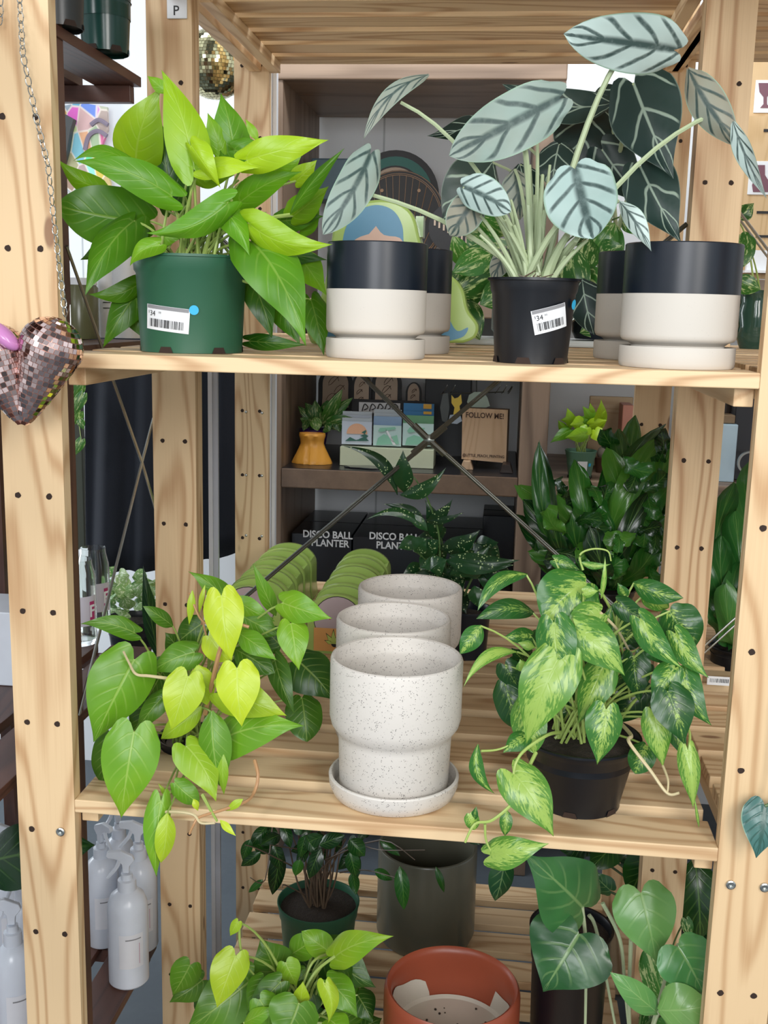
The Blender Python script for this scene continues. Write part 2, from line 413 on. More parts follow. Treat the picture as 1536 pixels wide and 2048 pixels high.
# neighbours on the right share the uprights
for lab, y0 in (('pine shelving bay seen through the gap at the right, nearest row', 0), ('pine shelving bay seen at the right behind the nearest row', DP+.0005)):
    t = thing('shelving_unit', lab, 'shelf', (WD+PW+.3, y0+.24, FL), 'pine shelving units')
    for z in (ZT, ZU, 0, ZB): shelf(WD+.022, WD+.022+WD, y0, z, t, ys=[y0+.018+.0765*k for k in range(6)])
    for yy in (y0+.001, y0+DP-PT): post(WD+.024+WD, yy, t, holes=False)
# side frame rungs at top and bolts on the front posts
for x in (-.034, WD+.012):
    b = nb(); box(b, x, x+.022, .02, .455, .912, .93); fin(b, 'frame_rung', W[1], front, False, bev=.001)
    b = nb(); box(b, x, x+.022, .50, .92, .912, .93); fin(b, 'frame_rung', W[1], rear, False, bev=.001)
for (x, z) in ((-.0155, -.037), (WD+PW-.048, -.037), (WD+PW-.0155, -.037)):
    b = nb(); M = Matrix.Translation((x, 0, z)) @ Matrix.Rotation(radians(90), 4, 'X')
    lathe(b, (0, 0, 0), [(0, .0005), (.0045, .0005), (.0047, .0025), (.0035, .0032), (.0020, .0030), (.0018, .0012), (0, .0012)], 20)
    for v in b.verts: v.co = M @ v.co
    fin(b, 'bolt', STEEL, front)
b = nb()
for (x, z) in [(-.041, .321), (-.011, .320), (-.041, .203), (-.011, .203), (-.041, .088), (-.011, .088)]:
    M = Matrix.Translation((x, .927, z)) @ Matrix.Rotation(radians(90), 4, 'X')
    bb = nb(); lathe(bb, (0, 0, 0), [(0, .003), (.0022, .002), (.0028, 0)], 10)
    for v in bb.verts: v.co = M @ v.co
    me = bpy.data.meshes.new('x'); bb.to_mesh(me); bb.free(); b.from_mesh(me); bpy.data.meshes.remove(me)
fin(b, 'shelf_pin', STEEL, rear)
# metal cross braces
def brace(label, c, arms, r=.0033, parent=None, name='cross_brace'):
    b = nb()
    for e in arms:
        d = (e-c).normalized(); tube(b, [c+d*.003, c+d*.03], .0048, 8); tube(b, [c+d*.028, e], r*.62, 8)
        s = d.cross(V((0, 1, 0))); 
        tube(b, [c+d*.028+s*.0026, e+s*.0026], r*.55, 8)
    M = Matrix.Translation(c) @ Matrix.Rotation(radians(90), 4, 'X')
    bb = nb(); lathe(bb, (0, 0, 0), [(0, .005), (.003, .0045), (.0075, .003), (.0075, -.002), (0, -.002)], 20)
    for v in bb.verts: v.co = M @ v.co
    me = bpy.data.meshes.new('x'); bb.to_mesh(me); bb.free(); b.from_mesh(me)
    return fin(b, name, DSTEEL, parent)
cB = P(858, 880, .4825)
def ext(c, p, X):
    t = (X-c.x)/(p.x-c.x); return c+(p-c)*t
brace('', cB, [ext(cB, P(475, 1205, .4825), -.0), ext(cB, P(990, 770, .4825), WD), ext(cB, P(740, 765, .4825), 0), ext(cB, P(1190, 1180, .4825), WD)], parent=front, name='cross_brace')
# ================= brown shelf at the left, side on =================
BX = -.082
bs = thing('shelving_unit', 'dark brown painted shelf standing side on at the left behind the front post', 'shelf', (-.3, .1, FL))
def bpost(x, y): b = nb(); box(b, x, x+.017, y, y+.062, FL, 1.3); fin(b, 'post', BRW[2], bs, False)
bpost(BX-.02, .175); _x = P(12, 1500, .43).x; bpost(_x, .415)
def bshelf(z, t=.013, z2=.0):
    b = nb(); 
    for k in range(6): box(b, BX-.062-k*.083, BX-k*.083, -.30, .495, z-t, z, )
    fin(b, 'shelf_board', BRW[1], bs, False, bev=.0008)
    for ya, yb in ((.478, .494), (-.29, -.27)):
        b = nb(); box(b, BX-.47, BX-.01, ya, yb, z-t-.022, z-t-.0002); fin(b, 'shelf_rail', BRW[0], bs, False, bev=.0008)
BZ = [.817, .462, .004-.0, -.485]
for z in BZ: bshelf(z)
c2 = PX(283, 925, BX+.004)
b = nb()
for q in ((160, 1420), (306, 838), (222, 752), (330, 1085)):
    e = PX(q[0], q[1], BX+.004); e = c2+(e-c2)*1.02
    tube(b, [c2, e], .0017, 8)
    tube(b, [c2+V((0, .004, 0)), e+V((0, .004, 0))], .0014, 8)
tube(b, [PX(133, 492, BX+.004), PX(206, 700, BX+.004)], .002, 8)
tube(b, [PX(206, 700, BX+.004), c2], .0017, 8)
fin(b, 'cross_brace', STEEL, bs)
# ================= stained bookcase at the back =================
BY0, BY1 = 1.35, 1.80
bc = thing('bookcase', 'dark stained wooden bookcase against the white back wall', 'bookcase', (.25, 1.6, FL))
def bpart(nm, ax, *a): b = nb(); box(b, *a); return fin(b, nm, DKW[ax], bc, False, bev=.003)
xl = P(562, 950, BY0).x; xr = P(1035, 985, BY0).x; xr2 = P(1090, 985, BY0).x
zs = P(800, 945, BY0).z; zs0 = P(800, 985, BY0).z
ztp = P(800, 122, BY0).z; ztb = P(800, 160, BY0).z
bpart('side_panel', 2, xl-.03, xl, BY0, BY1, FL, ztp)
bpart('side_panel', 2, xr, xr2, BY0, BY1, FL, ztp)
bpart('top_beam', 0, xl-.031, xr2+.001, BY0-.005, BY1, ztb, ztp+.01)
sh = bpart('shelf_board', 0, xl+.0005, xr-.0005, BY0, BY1, zs0, zs)
sh.data.materials.clear(); 
N = NT('worn_black_top'); cc = N.coord(); nn = N.noise(cc, 25, 4, .7); g = N.sep(N.n('ShaderNodeNewGeometry').outputs['Normal'])[2]
N.set(N.mix(N.sm(g, .5, .6), N.mix(nn, (.24, .16, .11), (.10, .065, .045)), (.014, .013, .015)), .3, bump=nn, bs=.1); sh.data.materials.append(N.m)
zl = P(800, 1190, BY0).z - .03
bpart('shelf_board', 0, xl+.0005, xr-.0005, BY0, BY1, zl-.04, zl)
bc2 = thing('bookcase', 'stained wooden bookcase continuing at the right behind the fern plant', 'bookcase', (xr2+.4, 1.6, FL))
for z0, z1 in ((zs0-.005, zs-.003), (zl-.04, zl)):
    b = nb(); box(b, xr2+.001, xr2+.75, BY0+.01, BY1, z0, z1); fin(b, 'shelf_board', DKW[0], bc2, False, bev=.003)
b = nb(); box(b, xr2+.751, xr2+.80, BY0, BY1, FL, ztp-.2); fin(b, 'side_panel', DKW[2], bc2, False)
# white upright board with a grey metal edge seen between the posts
pb = P(412, 1865, .62)
b = nb(); box(b, -.0265, -.0200, .618, .628, ZB, .42, mi=0); box(b, -.0199, -.012, .622, .628, ZB, .42, mi=1)
setp(fin(b, 'panel_board', [plain('pale_grey_board', (.55, .56, .60), .4), plain('slate_edge', (.40, .42, .48), .4)], None, False), 'narrow pale grey board standing upright beside the left middle post', 'board')
b = nb(); q0 = P(543, 200, 1.0); q1 = P(555, 200, 1.0)
box(b, q0.x, q0.x+.004, .99, 1.0, FL, 1.0); box(b, q0.x+.006, q0.x+.0125, .985, 1.0, FL, 1.0)
setp(fin(b, 'corner_trim', plain('white_trim', (.72, .74, .78), .35), None, False), 'thin white metal strip standing upright beside the rear left post', 'strip')
# ================= pots =================
def rimc(xl_, xr_, y, Y):
    return P((xl_+xr_)/2, y, Y), (xr_-xl_)*mpp(P((xl_+xr_)/2, y, Y))/2
def duo(label, xl_, xr_, ytop, ysplit, Y, grp='black and beige pots with saucers'):
    c, r = rimc(xl_, xr_, ytop, Y); z = ZU+.0003
    t = thing('planter', label, 'pot', (c.x, Y, z), grp)
    h = c.z-z; s = P((xl_+xr_)/2, ysplit, Y-r*.98).z-z
    k = h/.114
    r *= .985
    b = nb(); zb = .0205*k
    lathe(b, (c.x, Y, z), [(0, .004), (r*.80, .004), (r*.80, zb), (r*.86, zb+.0025*k), (r*.96, zb+.0045*k), (r*.99, zb+.007*k), (r, zb+.010*k), (r, s)])
    lathe(b, (c.x, Y, z), [(r*1.001, s), (r*1.001, h-.001), (r*.985, h), (r*.955, h), (r*.945, h-.002), (r*.945, h*.5), (r*.76, h*.45), (r*.76, .02), (0, .02)], mi=1)
    fin(b, 'pot_body', [CONC, NAVY], t)
    b = nb(); lathe(b, (c.x, Y, z), [(0, 0), (r*.97, 0), (r*.99, .0015), (r, .005), (r*1.0, .0185*k), (r*.99, .0195*k), (r*.955, .0195*k), (r*.945, .0185*k), (r*.94, .0035), (0, .0035)])
    fin(b, 'saucer', CONC, t); return t
NAVY = plain('matte_navy_black', (.005, .009, .017), .34)
duo('black and beige pot with a saucer at the left front of the upper shelf', 653, 858, 487, 578, .085)
duo('black and beige pot half hidden behind the left front one', 725, 907, 500, 585, .235)
duo('black and beige pot with a saucer beside the right front post', 1252, 1486, 489, 587, .070)
duo('black and beige pot half hidden behind the right front one', 1198, 1400, 506, 588, .235)
# speckled stoneware pots
def specpot(label, xl_, xr_, y, Y, sauc=True):
    c, r = rimc(xl_, xr_, y, Y); z = .0003; h = c.z-z
    t = thing('planter', label, 'pot', (c.x, Y, z), 'speckled stoneware pots')
    b = nb(); b0 = .006; k = h/.156
    lathe(b, (c.x, Y, z), [(0, b0), (r*.80, b0), (r*.835, b0+.004), (r*.86, .065*k), (r*.865, .070*k), (r*.90, .074*k), (r*.97, .081*k), (r, .090*k), (r, h-.004), (r*.985, h-.001), (r*.96, h), (r*.925, h-.001), (r*.905, h-.004), (r*.895, h-.012), (r*.87, h-.014), (r*.865, h-.02), (r*.865, .085*k), (r*.75, .02), (0, .018)], 64)
    fin(b, 'pot_body', SPK, t)
    if sauc:
        b = nb(); lathe(b, (c.x, Y, z), [(0, 0), (r*.88, 0), (r*.93, .002), (r*.99, .012), (r*1.0, .021), (r*.985, .0225), (r*.955, .0225), (r*.94, .020), (r*.90, .0065), (0, .0055)], 64)
        fin(b, 'saucer', SPK, t)
specpot('nearest speckled pot with saucer, at the shelf edge', 661, 927, 1310, .075)
r2 = P(794, 1310, .075).z
for (xa, xb, yy, lab) in ((673, 902.5, 1233, 'middle pot in the row of three speckled pots'), (716.5, 925, 1172, 'farthest pot in the row of three speckled pots')):
    q = PZ((xa+xb)/2, yy, r2); specpot(lab, xa, xb, yy, q.y)
# nursery pots: conical plastic, foot notches, thin rolled rim
def nursery(parent, c, zb, rt, rb, mat, collar=.14, lip=.0025, soil=.012, name='pot', notch=True):
    h = c.z-zb; b = nb(); x, y = c.x, c.y
    rc = rb+(rt-rb)*(1-collar)
    cx, cy = (c.x, c.y)
    pr = [(0, .004), (rb*.97, .004), (rb*.97, 0), (rb, 0), (rb*1.005, .006), (rc*.965, h*(1-collar)-.002), (rc*1.0, h*(1-collar)+.001), (rt, h-.003), (rt+lip, h-.0025), (rt+lip, h), (rt*.985, h), (rt*.95, h-.004), (rc*.94, h*(1-collar)), (rc*.93, h-soil-.02)]
    lathe(b, (cx, cy, zb), pr, 56)
    if notch:
        for k in range(6):
            a = pi*2*k/6+.3; n = V((cos(a), sin(a), 0)); s = V((-sin(a), cos(a), 0)); o = V((cx, cy, zb))+n*(rb+.0006)
            poly(b, [o-s*.008, o+s*.008, o+s*.0055+V((0, 0, .006)), o-s*.0055+V((0, 0, .006))], 1)
    o = fin(b, name, [mat, HOLE], parent)
    b = nb(); lathe(b, (cx, cy, zb), [(rt*.95, h-soil), (rt*.5, h-soil+.004), (0, h-soil+.006)], 24)
    fin(b, 'soil', SOIL, parent); return o
def cone_map(c, zb, rt, rb, h, az, z0, tilt=0., off=.0007):
    """maps label (x,y) metres onto the pot's side; az = direction angle of the label centre"""
    ct, st = cos(tilt), sin(tilt)
    def f(x, y, o=0.):
        X = x*ct-y*st; Z = z0+x*st+y*ct
        r = rb+(rt-rb)*(Z/h)+off+o; a = az+X/r
        return V((c.x+r*cos(a), c.y+r*sin(a), zb+Z))
    return f
def patch(parent, f, w, h, mat, name, n=14, o=0., round_=0., shape='rect', label=None):
    b = nb()
    if shape == 'rect':
        g = [[b.verts.new(f(-w/2+w*i/n, -h/2+h*j/4, o)) for j in range(5)] for i in range(n+1)]
        for i in range(n):
            for j in range(4): b.faces.new((g[i][j], g[i+1][j], g[i+1][j+1], g[i][j+1]))
    else:
        c0 = b.verts.new(f(0, 0, o)); ring = [b.verts.new(f(w/2*cos(2*pi*k/24), w/2*sin(2*pi*k/24), o)) for k in range(24)]
        for k in range(24): b.faces.new((c0, ring[k], ring[(k+1) % 24]))
    return setp(fin(b, name, mat, parent), label=label)
def pricetag(parent, f, w, h, dot):
    p = patch(parent, f, w, h, WHT, 'price_label', label='white price label')
    fo = lambda dx, dy, o: (lambda x, y, oo=0.: f(x+dx, y+dy, o))
    patch(p, fo(0, h*.42, .0004), w*.96, h*.14, GRYI, 'header_bar', label='grey printed bar')
    b = nb(); random.seed(3); x = -w*.40
    while x < w*.40:
        bw = random.choice((.0003, .0005, .0009)); g = [b.verts.new(f(a, y, .0005)) for a, y in ((x, -h*.38), (x+bw, -h*.38), (x+bw, -h*.05), (x, -h*.05))]
        b.faces.new(g); x += bw+random.choice((.0004, .0007, .0012))
    fin(b, 'barcode', INK, p, False)
    text_part('price_text', '$', h*.16, GRYI, lambda x, y: f(x-w*.45, y+h*.16, .0005), p, align='LEFT')
    text_part('price_text', '34', h*.30, INK, lambda x, y: f(x-w*.40, y+h*.06, .0005), p, align='LEFT')
    text_part('price_text', '99', h*.13, GRYI, lambda x, y: f(x-w*.17, y+h*.17, .0005), p, align='LEFT')
    if dot: patch(parent, dot, .0095, .0095, CYAN, 'round_sticker', shape='disc', o=.0006, label='bright blue round sticker')
# spray bottles on the brown shelf
PLW = plain('white_plastic', (.74, .78, .86), .25)
def bottle(x, y, Z, r, h, rz, label):
    t = thing('spray_bottle', label, 'spray bottle', (x, y, Z), 'white spray bottles'); t.rotation_euler.z = 0
    b = nb(); hb = h*.70
    lathe(b, (x, y, Z), [(0, 0), (r*.92, 0), (r, .003), (r, hb*.78), (r*.97, hb*.85), (r*.82, hb*.93), (r*.5, hb*.985), (r*.40, hb), (r*.38, hb+.002)], 40)
    fin(b, 'bottle_body', PLW, t)
    b = nb(); lathe(b, (x, y, Z+hb-.004), [(r*.45, 0), (r*.47, .002), (r*.45, h*.085), (r*.30, h*.09), (r*.28, h*.13), (0, h*.13)], 28)
    fin(b, 'collar', PLW, t)
    M = Matrix.Translation((x, y, Z+hb+h*.115)) @ Matrix.Rotation(rz, 4, 'Z')
    k = h
    b = nb()
    out = [(-.012, 0), (.008, 0), (.010, .025), (.026, .045), (.020, .060), (-.018, .078), (-.062, .074), (-.066, .060), (-.060, .052), (-.030, .048), (-.014, .030)]
    poly(b, [M @ V((px*k*2.1, -.013*k, pz*k*2.1)) for px, pz in out], depth=M.to_3x3() @ V((0, .026*k*1.3, 0)))
    fin(b, 'spray_head', PLW, t, bev=.001)
    b = nb(); pts = [M @ V((a*k*2.1, 0, c_*k*2.1)) for a, c_ in ((-.022, .045), (-.032, .020), (-.050, -.004), (-.064, -.020))]
    tube(b, spline(pts, 4), .0035*k/.2*1.0, 6, .002*k/.2); fin(b, 'trigger', PLW, t)
    d = (CAM-V((x, y, Z))); az = math.atan2(d.y, d.x)+.15
    f = cone_map(V((x, y, 0)), Z, r, r, 1., az, hb*.42)
    lb = patch(t, f, r*1.25, hb*.36, plain('faint_label', (.80, .80, .84), .35), 'label')
    patch(lb, lambda x_, y_, o=0.: f(x_+r*.40, y_-hb*.03, .0004), r*.03, hb*.22, plain('pink_print', (.6, .3, .38), .5), 'printed_lines')
    patch(lb, lambda x_, y_, o=0.: f(x_+r*.1, y_+hb*.13, .0004), r*.8, hb*.012, GRYI, 'printed_lines')
    return t
def bat(px, pyb, wpx, ytop, lab, rz, Z=BZ[3]+.0003):
    q = PZ(px, pyb, Z); r = wpx*mpp(q)/2; 
    q2 = V((q.x, q.y+r*.9, Z)); top = P(px, ytop, q2.y).z
    bottle(q2.x, q2.y, Z, r, top-Z, rz, lab)
# (heads point to the left)
bat(246, 1980, 80, 1695, 'nearest white spray bottle on the brown shelf between the two left posts', .15)
bat(270, 1908, 72, 1636, 'white spray bottle standing right behind the nearest one', .15)
bat(196, 1898, 66, 1636, 'white spray bottle next to the left front post, nozzle turned away', 2.6)
bat(232, 1850, 62, 1600, 'round shouldered white spray bottle farthest back between the left posts', .6)
for px, pb, w, yt, lab in ((20, 2120, 78, 1790, 'nearest white spray bottle at the left edge of the picture'), (42, 2030, 60, 1700, 'middle white spray bottle left of the front post'), (10, 1960, 70, 1640, 'rear white spray bottle left of the front post')):
    bat(px, pb, w, yt, lab, .3 if px != 42 else 1.4)
# glasses
GL = NT('clear_glass'); GL = GL.set((.95, .97, .96), .02, Transmission_Weight=1.0, IOR=1.45)
def tumbler(px, pyb, wpx, ytop, label, lab=True, c=(.9, .9, .92)):
    Z = BZ[2]+.0003; q = PZ(px, pyb, Z); r = wpx*mpp(q)/2; q.y += r*.7; h = P(px, ytop, q.y).z-Z
    t = thing('drinking_glass', label, 'glass', q, 'can shaped glass tumblers')
    b = nb(); lathe(b, tuple(q), [(0, 0), (r*.9, 0), (r, .006), (r, h*.80), (r*.82, h*.95), (r*.82, h), (r*.79, h), (r*.79, h*.95), (r*.965, h*.79), (r*.965, .008), (0, .008)], 40)
    fin(b, 'glass_body', GL, t)
    if lab:
        d = CAM-q; f = cone_map(V((q.x, q.y, 0)), Z, r, r, 1., math.atan2(d.y, d.x)+.5, h*.42)
        p = patch(t, f, r*1.3, h*.35, plain('frosted_print', (.62, .60, .68), .4), 'label')
        patch(p, lambda x, y, o=0.: f(x+r*.30, y, .0005), r*.35, h*.22, plain('magenta', (.45, .03, .16), .4), 'label_mark')
        text_part('label_text', 'F', h*.2, WHT, lambda x, y: f(x+r*.30, y-h*.07, .001), p, .0005)
tumbler(150, 1292, 70, 1118, 'front clear glass tumbler with a magenta F mark beside the left post')
tumbler(182, 1262, 62, 1095, 'taller clear glass tumbler behind the one with the F mark')
tumbler(-8, 1262, 62, 1118, 'clear glass tumbler cut off by the left edge', False)
q = PZ(5, 1372, BZ[2]); b = nb(); box(b, q.x-.09, q.x+.018, q.y, q.y+.09, BZ[2]+.0003, P(10, 1225, q.y).z)
setp(fin(b, 'gift_box', plain('glossy_white_card', (.75, .80, .88), .3), None, False, bev=.002), 'plain white box at the left edge on the brown shelf', 'box')
# ================= hero plants =================
GRP = plain('green_pot_plastic', (.022, .105, .055), .42)
random.seed(11)
# --- neon pothos in green pot
c, rt = rimc(265, 499, 512, .10)
t = thing('potted_pothos', 'neon lime pothos in a green plastic pot with a blue dot sticker, upper shelf left', 'potted plant', (c.x, .10, ZU))
rb = rt*.865; zb = ZU+.0003; h = c.z-zb
nursery(t, c, zb, rt-.001, rb, GRP, .17, .0012)
az = -pi/2+.02
f1 = cone_map(c, zb, rt-.003, rb, h, -pi/2-.20, h*.345, -.10, .0006)
pricetag(t, f1, .049, .0245, cone_map(c, zb, rt-.003, rb, h, -pi/2+.33, h*.44, 0, .0008))
o = V((c.x+.002, .10, c.z-.01))
L = [(272,325,322,174,104,.12,.10,.75,dict(fold=.05,roll=-10,side=-.05)),(387,337,323,140,88,.05,.06,.72,dict(roll=12,bend=.08,side=.03)),
(337,187,295,152,26,.09,.09,.62,dict(ns=1,shape='spear')),(470,318,441,186,78,.14,.14,.38,dict(roll=15)),(495,320,659,280,66,.06,.06,.88,dict(bend=.15,roll=-8,wave=.05)),
(383,292,441,376,44,.04,.04,.9,dict(side=-.12,bend=.2,roll=30,fold=.3)),(402,338,519,336,44,.05,.05,.92,dict(bend=.1,roll=-30)),
(346,408,322,244,78,.13,.13,.06,dict(roll=-8,ns=1)),(342,392,148,321,72,.05,.02,.42,dict(side=.06,bend=.12,roll=8,tip=.05)),(455,404,294,466,62,.03,.02,.42,dict(side=-.10,fold=.3,bend=.08,wave=.05)),
(296,442,112,410,120,.10,.06,.22,dict(side=-.02,bend=.1,roll=-5,fold=.05,shape='round')),(262,330,146,322,34,.08,.04,.45,dict(side=.16,bend=.1,ns=1,roll=30)),
(200,376,116,318,44,.09,.07,.58,dict(ns=1,side=-.1,fold=.25)),(278,382,222,402,48,.12,.12,.5,dict(ns=1)),(268,443,170,592,82,.08,.02,.25,dict(roll=14,side=.04,fold=.3)),
(318,490,260,532,40,.03,.03,.6,dict(side=.14,fold=.3)),(279,566,176,588,44,.12,.10,.3,dict(ns=1,side=-.1)),(282,575,206,695,66,.13,.11,.22,dict(shape='heart',roll=10)),
(502,484,612,692,118,.06,.02,.34,dict(roll=-12,side=-.03,bend=.16,fold=.10)),(500,446,665,489,70,.05,.04,.78,dict(side=.08,fold=.2,bend=.15,wave=.05)),
(436,408,500,514,56,.05,.04,.5,dict(side=-.06,fold=.3)),(482,404,604,343,58,.10,.09,.5,dict(side=-.08,bend=.1,roll=10)),(580,428,689,296,30,.10,.08,.25,dict(shape='spear',fold=.35)),
(592,362,634,320,42,.12,.12,.85),(586,432,658,372,58,.13,.12,.62),(560,442,648,432,48,.14,.14,.2,dict(ns=1)),(520,505,655,520,56,.13,.12,.12),(600,515,654,592,62,.13,.10,.62),
(622,600,648,712,58,.12,.10,.2),(500,682,615,690,34,.13,.12,.05,dict(ns=1)),(478,450,534,424,38,.07,.07,.55),(322,474,362,478,34,.08,.08,.5,dict(ns=1)),(516,282,491,238,18,.12,.12,.7,dict(shape='spear',ns=1)),
(470,300,560,330,60,.12,.12,.35,dict(ns=1)),(300,340,350,300,60,.14,.14,.3,dict(ns=1)),(392,352,470,350,50,.09,.08,.7,dict(ns=1)),(560,500,640,540,54,.15,.14,.15,dict(ns=1)),(230,460,300,500,50,.13,.13,.1,dict(ns=1)),(240,480,160,520,44,.13,.12,.12,dict(ns=1)),(310,380,240,370,60,.13,.12,.3,dict(ns=1)),(440,300,415,225,40,.13,.13,.6,dict(ns=1)),(540,350,610,300,60,.13,.13,.6,dict(ns=1)),(420,420,480,470,60,.11,.10,.35,dict(ns=1)),(600,460,640,400,50,.15,.15,.45,dict(ns=1)),(505,560,545,680,60,.13,.12,.1,dict(ns=1)),(560,590,600,690,70,.15,.13,.15,dict(ns=1)),(250,590,300,690,60,.14,.14,.15,dict(ns=1))]
plant(1, L, LIME, ST_LIME, t, o, sr=.0014, jit=.022)
b = nb()
for i in range(22):
    a = V((c.x+random.uniform(-.03, .045), .10+random.uniform(-.03, .03), c.z-.008)); e = P(random.uniform(330, 520), random.uniform(360, 440), a.y+.01)
    tube(b, bez(a, V((a.x*.6+e.x*.4, a.y, e.z-.02)), e, 7), .0017, 6, .0012)
fin(b, 'stems', ST_LIME, t)
# --- silver alocasia in black pot
c, rt = rimc(976, 1162, 557, .075)
t = thing('potted_alocasia', 'silver leaved alocasia with dark veins in a black plastic pot, upper shelf right', 'potted plant', (c.x, .075, ZU))
h = c.z-zb; rb = rt*.79
nursery(t, c, zb, rt-.002, rb, BLK, .16, .002)
f1 = cone_map(c, zb, rt-.002, rb, h, -pi/2+.42, h*.53, .26, .0007)
pricetag(t, f1, .036, .023, cone_map(c, zb, rt-.002, rb, h, -pi/2+1.12, h*.70, 0, .0009))
o = V((c.x, .075, c.z-.012))
L = [(1348,100,1130,72,112,.06,.02,.95,dict(shape='round',att=.42,roll=-22,side=.05,bend=.10,fold=.02,sr=.0028,tip=.06)),
(1118,197,898,312,116,.05,.03,.30,dict(shape='round',att=.35,fold=.0,bend=.05,sr=.0028)),
(1150,338,1186,478,144,.02,.02,.7,dict(shape='round',att=.5,fold=-.06,bend=.06,sr=.003)),
(926,374,1022,424,72,.03,.02,.85,dict(shape='round',side=-.06,fold=.1,bend=.1)),(952,396,900,472,72,.05,.05,.08,dict(shape='round',fold=.1)),
(740,308,646,470,78,.06,.03,.25,dict(side=-.04,shape='round',att=.45,sr=.0024)),(855,152,727,279,34,.08,.05,.12,dict(shape='oval',side=.10,att=.42,sr=.0022)),
(1238,402,1303,503,40,.03,.02,.95,dict(shape='spear',fold=.2,side=-.06)),(1378,140,1480,296,72,.09,.07,.02,dict(shape='oval',att=.55,side=.02,fold=.2,sr=.0026)),(1464,236,1534,398,36,.07,.05,.98,dict(shape='spear',ns=1,side=.04,fold=.3)),
(1015,500,985,560,40,.12,.12,.1,dict(ns=1)),(1030,340,1040,440,62,.13,.13,.06,dict(shape='oval'))]
plant(1, L, SILV, ST_PALE, t, o, sr=.0020, jit=.016, shape='round')
b = nb()
for (x, y, Y, r) in [(960,430,.05,.0022),(985,420,.05,.002),(1000,430,.06,.002),(1022,400,.07,.002),(1012,440,.04,.0022),(1048,300,.09,.0024),(1060,330,.10,.002),(1075,280,.10,.0022),(1100,330,.1,.002),(1070,390,.08,.003),(1090,420,.07,.003),(1152,480,.04,.004),(1135,470,.05,.0045),(1175,480,.05,.0022),(1010,390,.06,.0022),(960,470,.05,.002),(1028,450,.06,.0024),(1060,440,.09,.003),(940,440,.06,.0022),(1085,350,.09,.0026)]:
    a = V((c.x+(x-1070)*mpp(c)*.28, .075+random.uniform(-.015, .02), c.z-.008)); e = P(x, y, Y)
    tube(b, bez(a, V((a.x*.75+e.x*.25, a.y, a.z*.5+e.z*.5)), e, 8), r*1.5, 7, r*.7)
fin(b, 'stems', ST_PALE, t)
b = nb()
for i in range(10):
    a = V((c.x+random.uniform(-.012, .012), .05+random.uniform(-.01, .01), c.z-.008)); tube(b, [a, a+V((random.uniform(-.006, .006), 0, .007)), a+V((random.uniform(-.012, .012), -.002, random.uniform(.006, .016)))], .0016, 5, .0004)
fin(b, 'dry_sheath', ST_BRN, t)
# --- dark alocasia behind, on the rear unit
c, rt = rimc(1150, 1290, 560, .62); 
t = thing('potted_alocasia', 'dark velvety alocasia with pale veins in a navy pot behind the silver one', 'potted plant', (c.x, .62, ZU))
b = nb(); lathe(b, (c.x, .62, ZU+.012), [(0, 0), (rt*.9, 0), (rt, .01), (rt, c.z-ZU-.012), (rt*.93, c.z-ZU-.012), (rt*.9, c.z-ZU-.025), (0, c.z-ZU-.025)]); fin(b, 'pot', NAVY, t)
o = V((c.x, .62, c.z-.01))
L = [(1228,205,1004,168,66,.5,.48,.55,dict(shape='oval',side=-.10,bend=.15)),(1268,168,1345,356,148,.40,.36,.4,dict(shape='heart',roll=10,sr=.003,bend=.06,tip=.04)),
(1282,335,1362,486,112,.42,.38,.5,dict(shape='heart',sr=.003)),(1190,205,1150,345,130,.55,.52,.05,dict(shape='oval')),(965,232,854,272,40,.55,.5,.02,dict(shape='spear',side=-.06,fold=.3)),
(985,325,885,440,116,.55,.52,.75,dict(shape='oval')),(1118,290,1104,372,74,.5,.48,.35,dict(shape='round')),(1205,300,1290,410,90,.5,.5,.2),(1040,330,1060,440,80,.55,.55,.15,dict(shape='oval')),(1140,330,1170,420,70,.52,.5,.25,dict(shape='oval')),(1165,560,1188,670,70,.3,.28,.1,dict(shape='oval',ns=1)),(1230,190,1180,260,70,.56,.55,.1,dict(ns=1))]
plant(1, L, DKAL, ST_PALE, t, o, sr=.0022, shape='heart')
# --- variegated pothos behind the black pots
c, rt = rimc(985, 1130, 600, .64)
t = thing('potted_pothos', 'marbled green and cream pothos behind the black nursery pot, upper shelf', 'potted plant', (c.x, .64, ZU))
b = nb(); lathe(b, (c.x, .64, ZU+.012), [(0, 0), (rt*.85, 0), (rt, .01), (rt, c.z-ZU-.012), (rt*.93, c.z-ZU-.012), (rt*.9, c.z-ZU-.02), (0, c.z-ZU-.02)]); fin(b, 'pot', plain('grey_olive_pot', (.10, .13, .11), .5), t)
L = [(980,510,905,545,56,.45,.42,.5),(1000,540,900,590,60,.5,.46,.1),(1010,470,960,430,60,.55,.5,.5),(1040,520,930,500,70,.5,.5,.3),(1020,575,960,610,60,.48,.46,.3),(930,530,905,470,40,.52,.5,.6),(1150,470,1190,410,50,.5,.5,.5),
(1190,500,1230,445,60,.5,.5,.6),(1200,520,1245,490,60,.5,.48,.4),(1160,545,1210,590,60,.46,.42,.3),(1180,480,1165,560,50,.5,.45,.2),(1140,500,1170,610,60,.45,.42,.15),(1215,445,1240,530,46,.52,.5,.5),(1150,590,1170,640,46,.45,.42,.4),(1060,500,1040,560,60,.5,.5,.2),(920,600,960,680,60,.5,.48,.1),(1235,520,1280,540,50,.5,.5,.3),(960,560,900,620,60,.52,.5,.05),(1250,430,1290,470,46,.55,.5,.4),(935,470,1000,500,50,.55,.5,.4)]
plant(1, L+filler(14, 920, 1260, 460, 640, .5, .6, 40, 60, 0, .5), MARB, ST_DK, t, V((c.x, .64, c.z)), shape='oval')
b = nb(); q0 = P(912, 690, .60); q1 = P(1245, 690, .60)
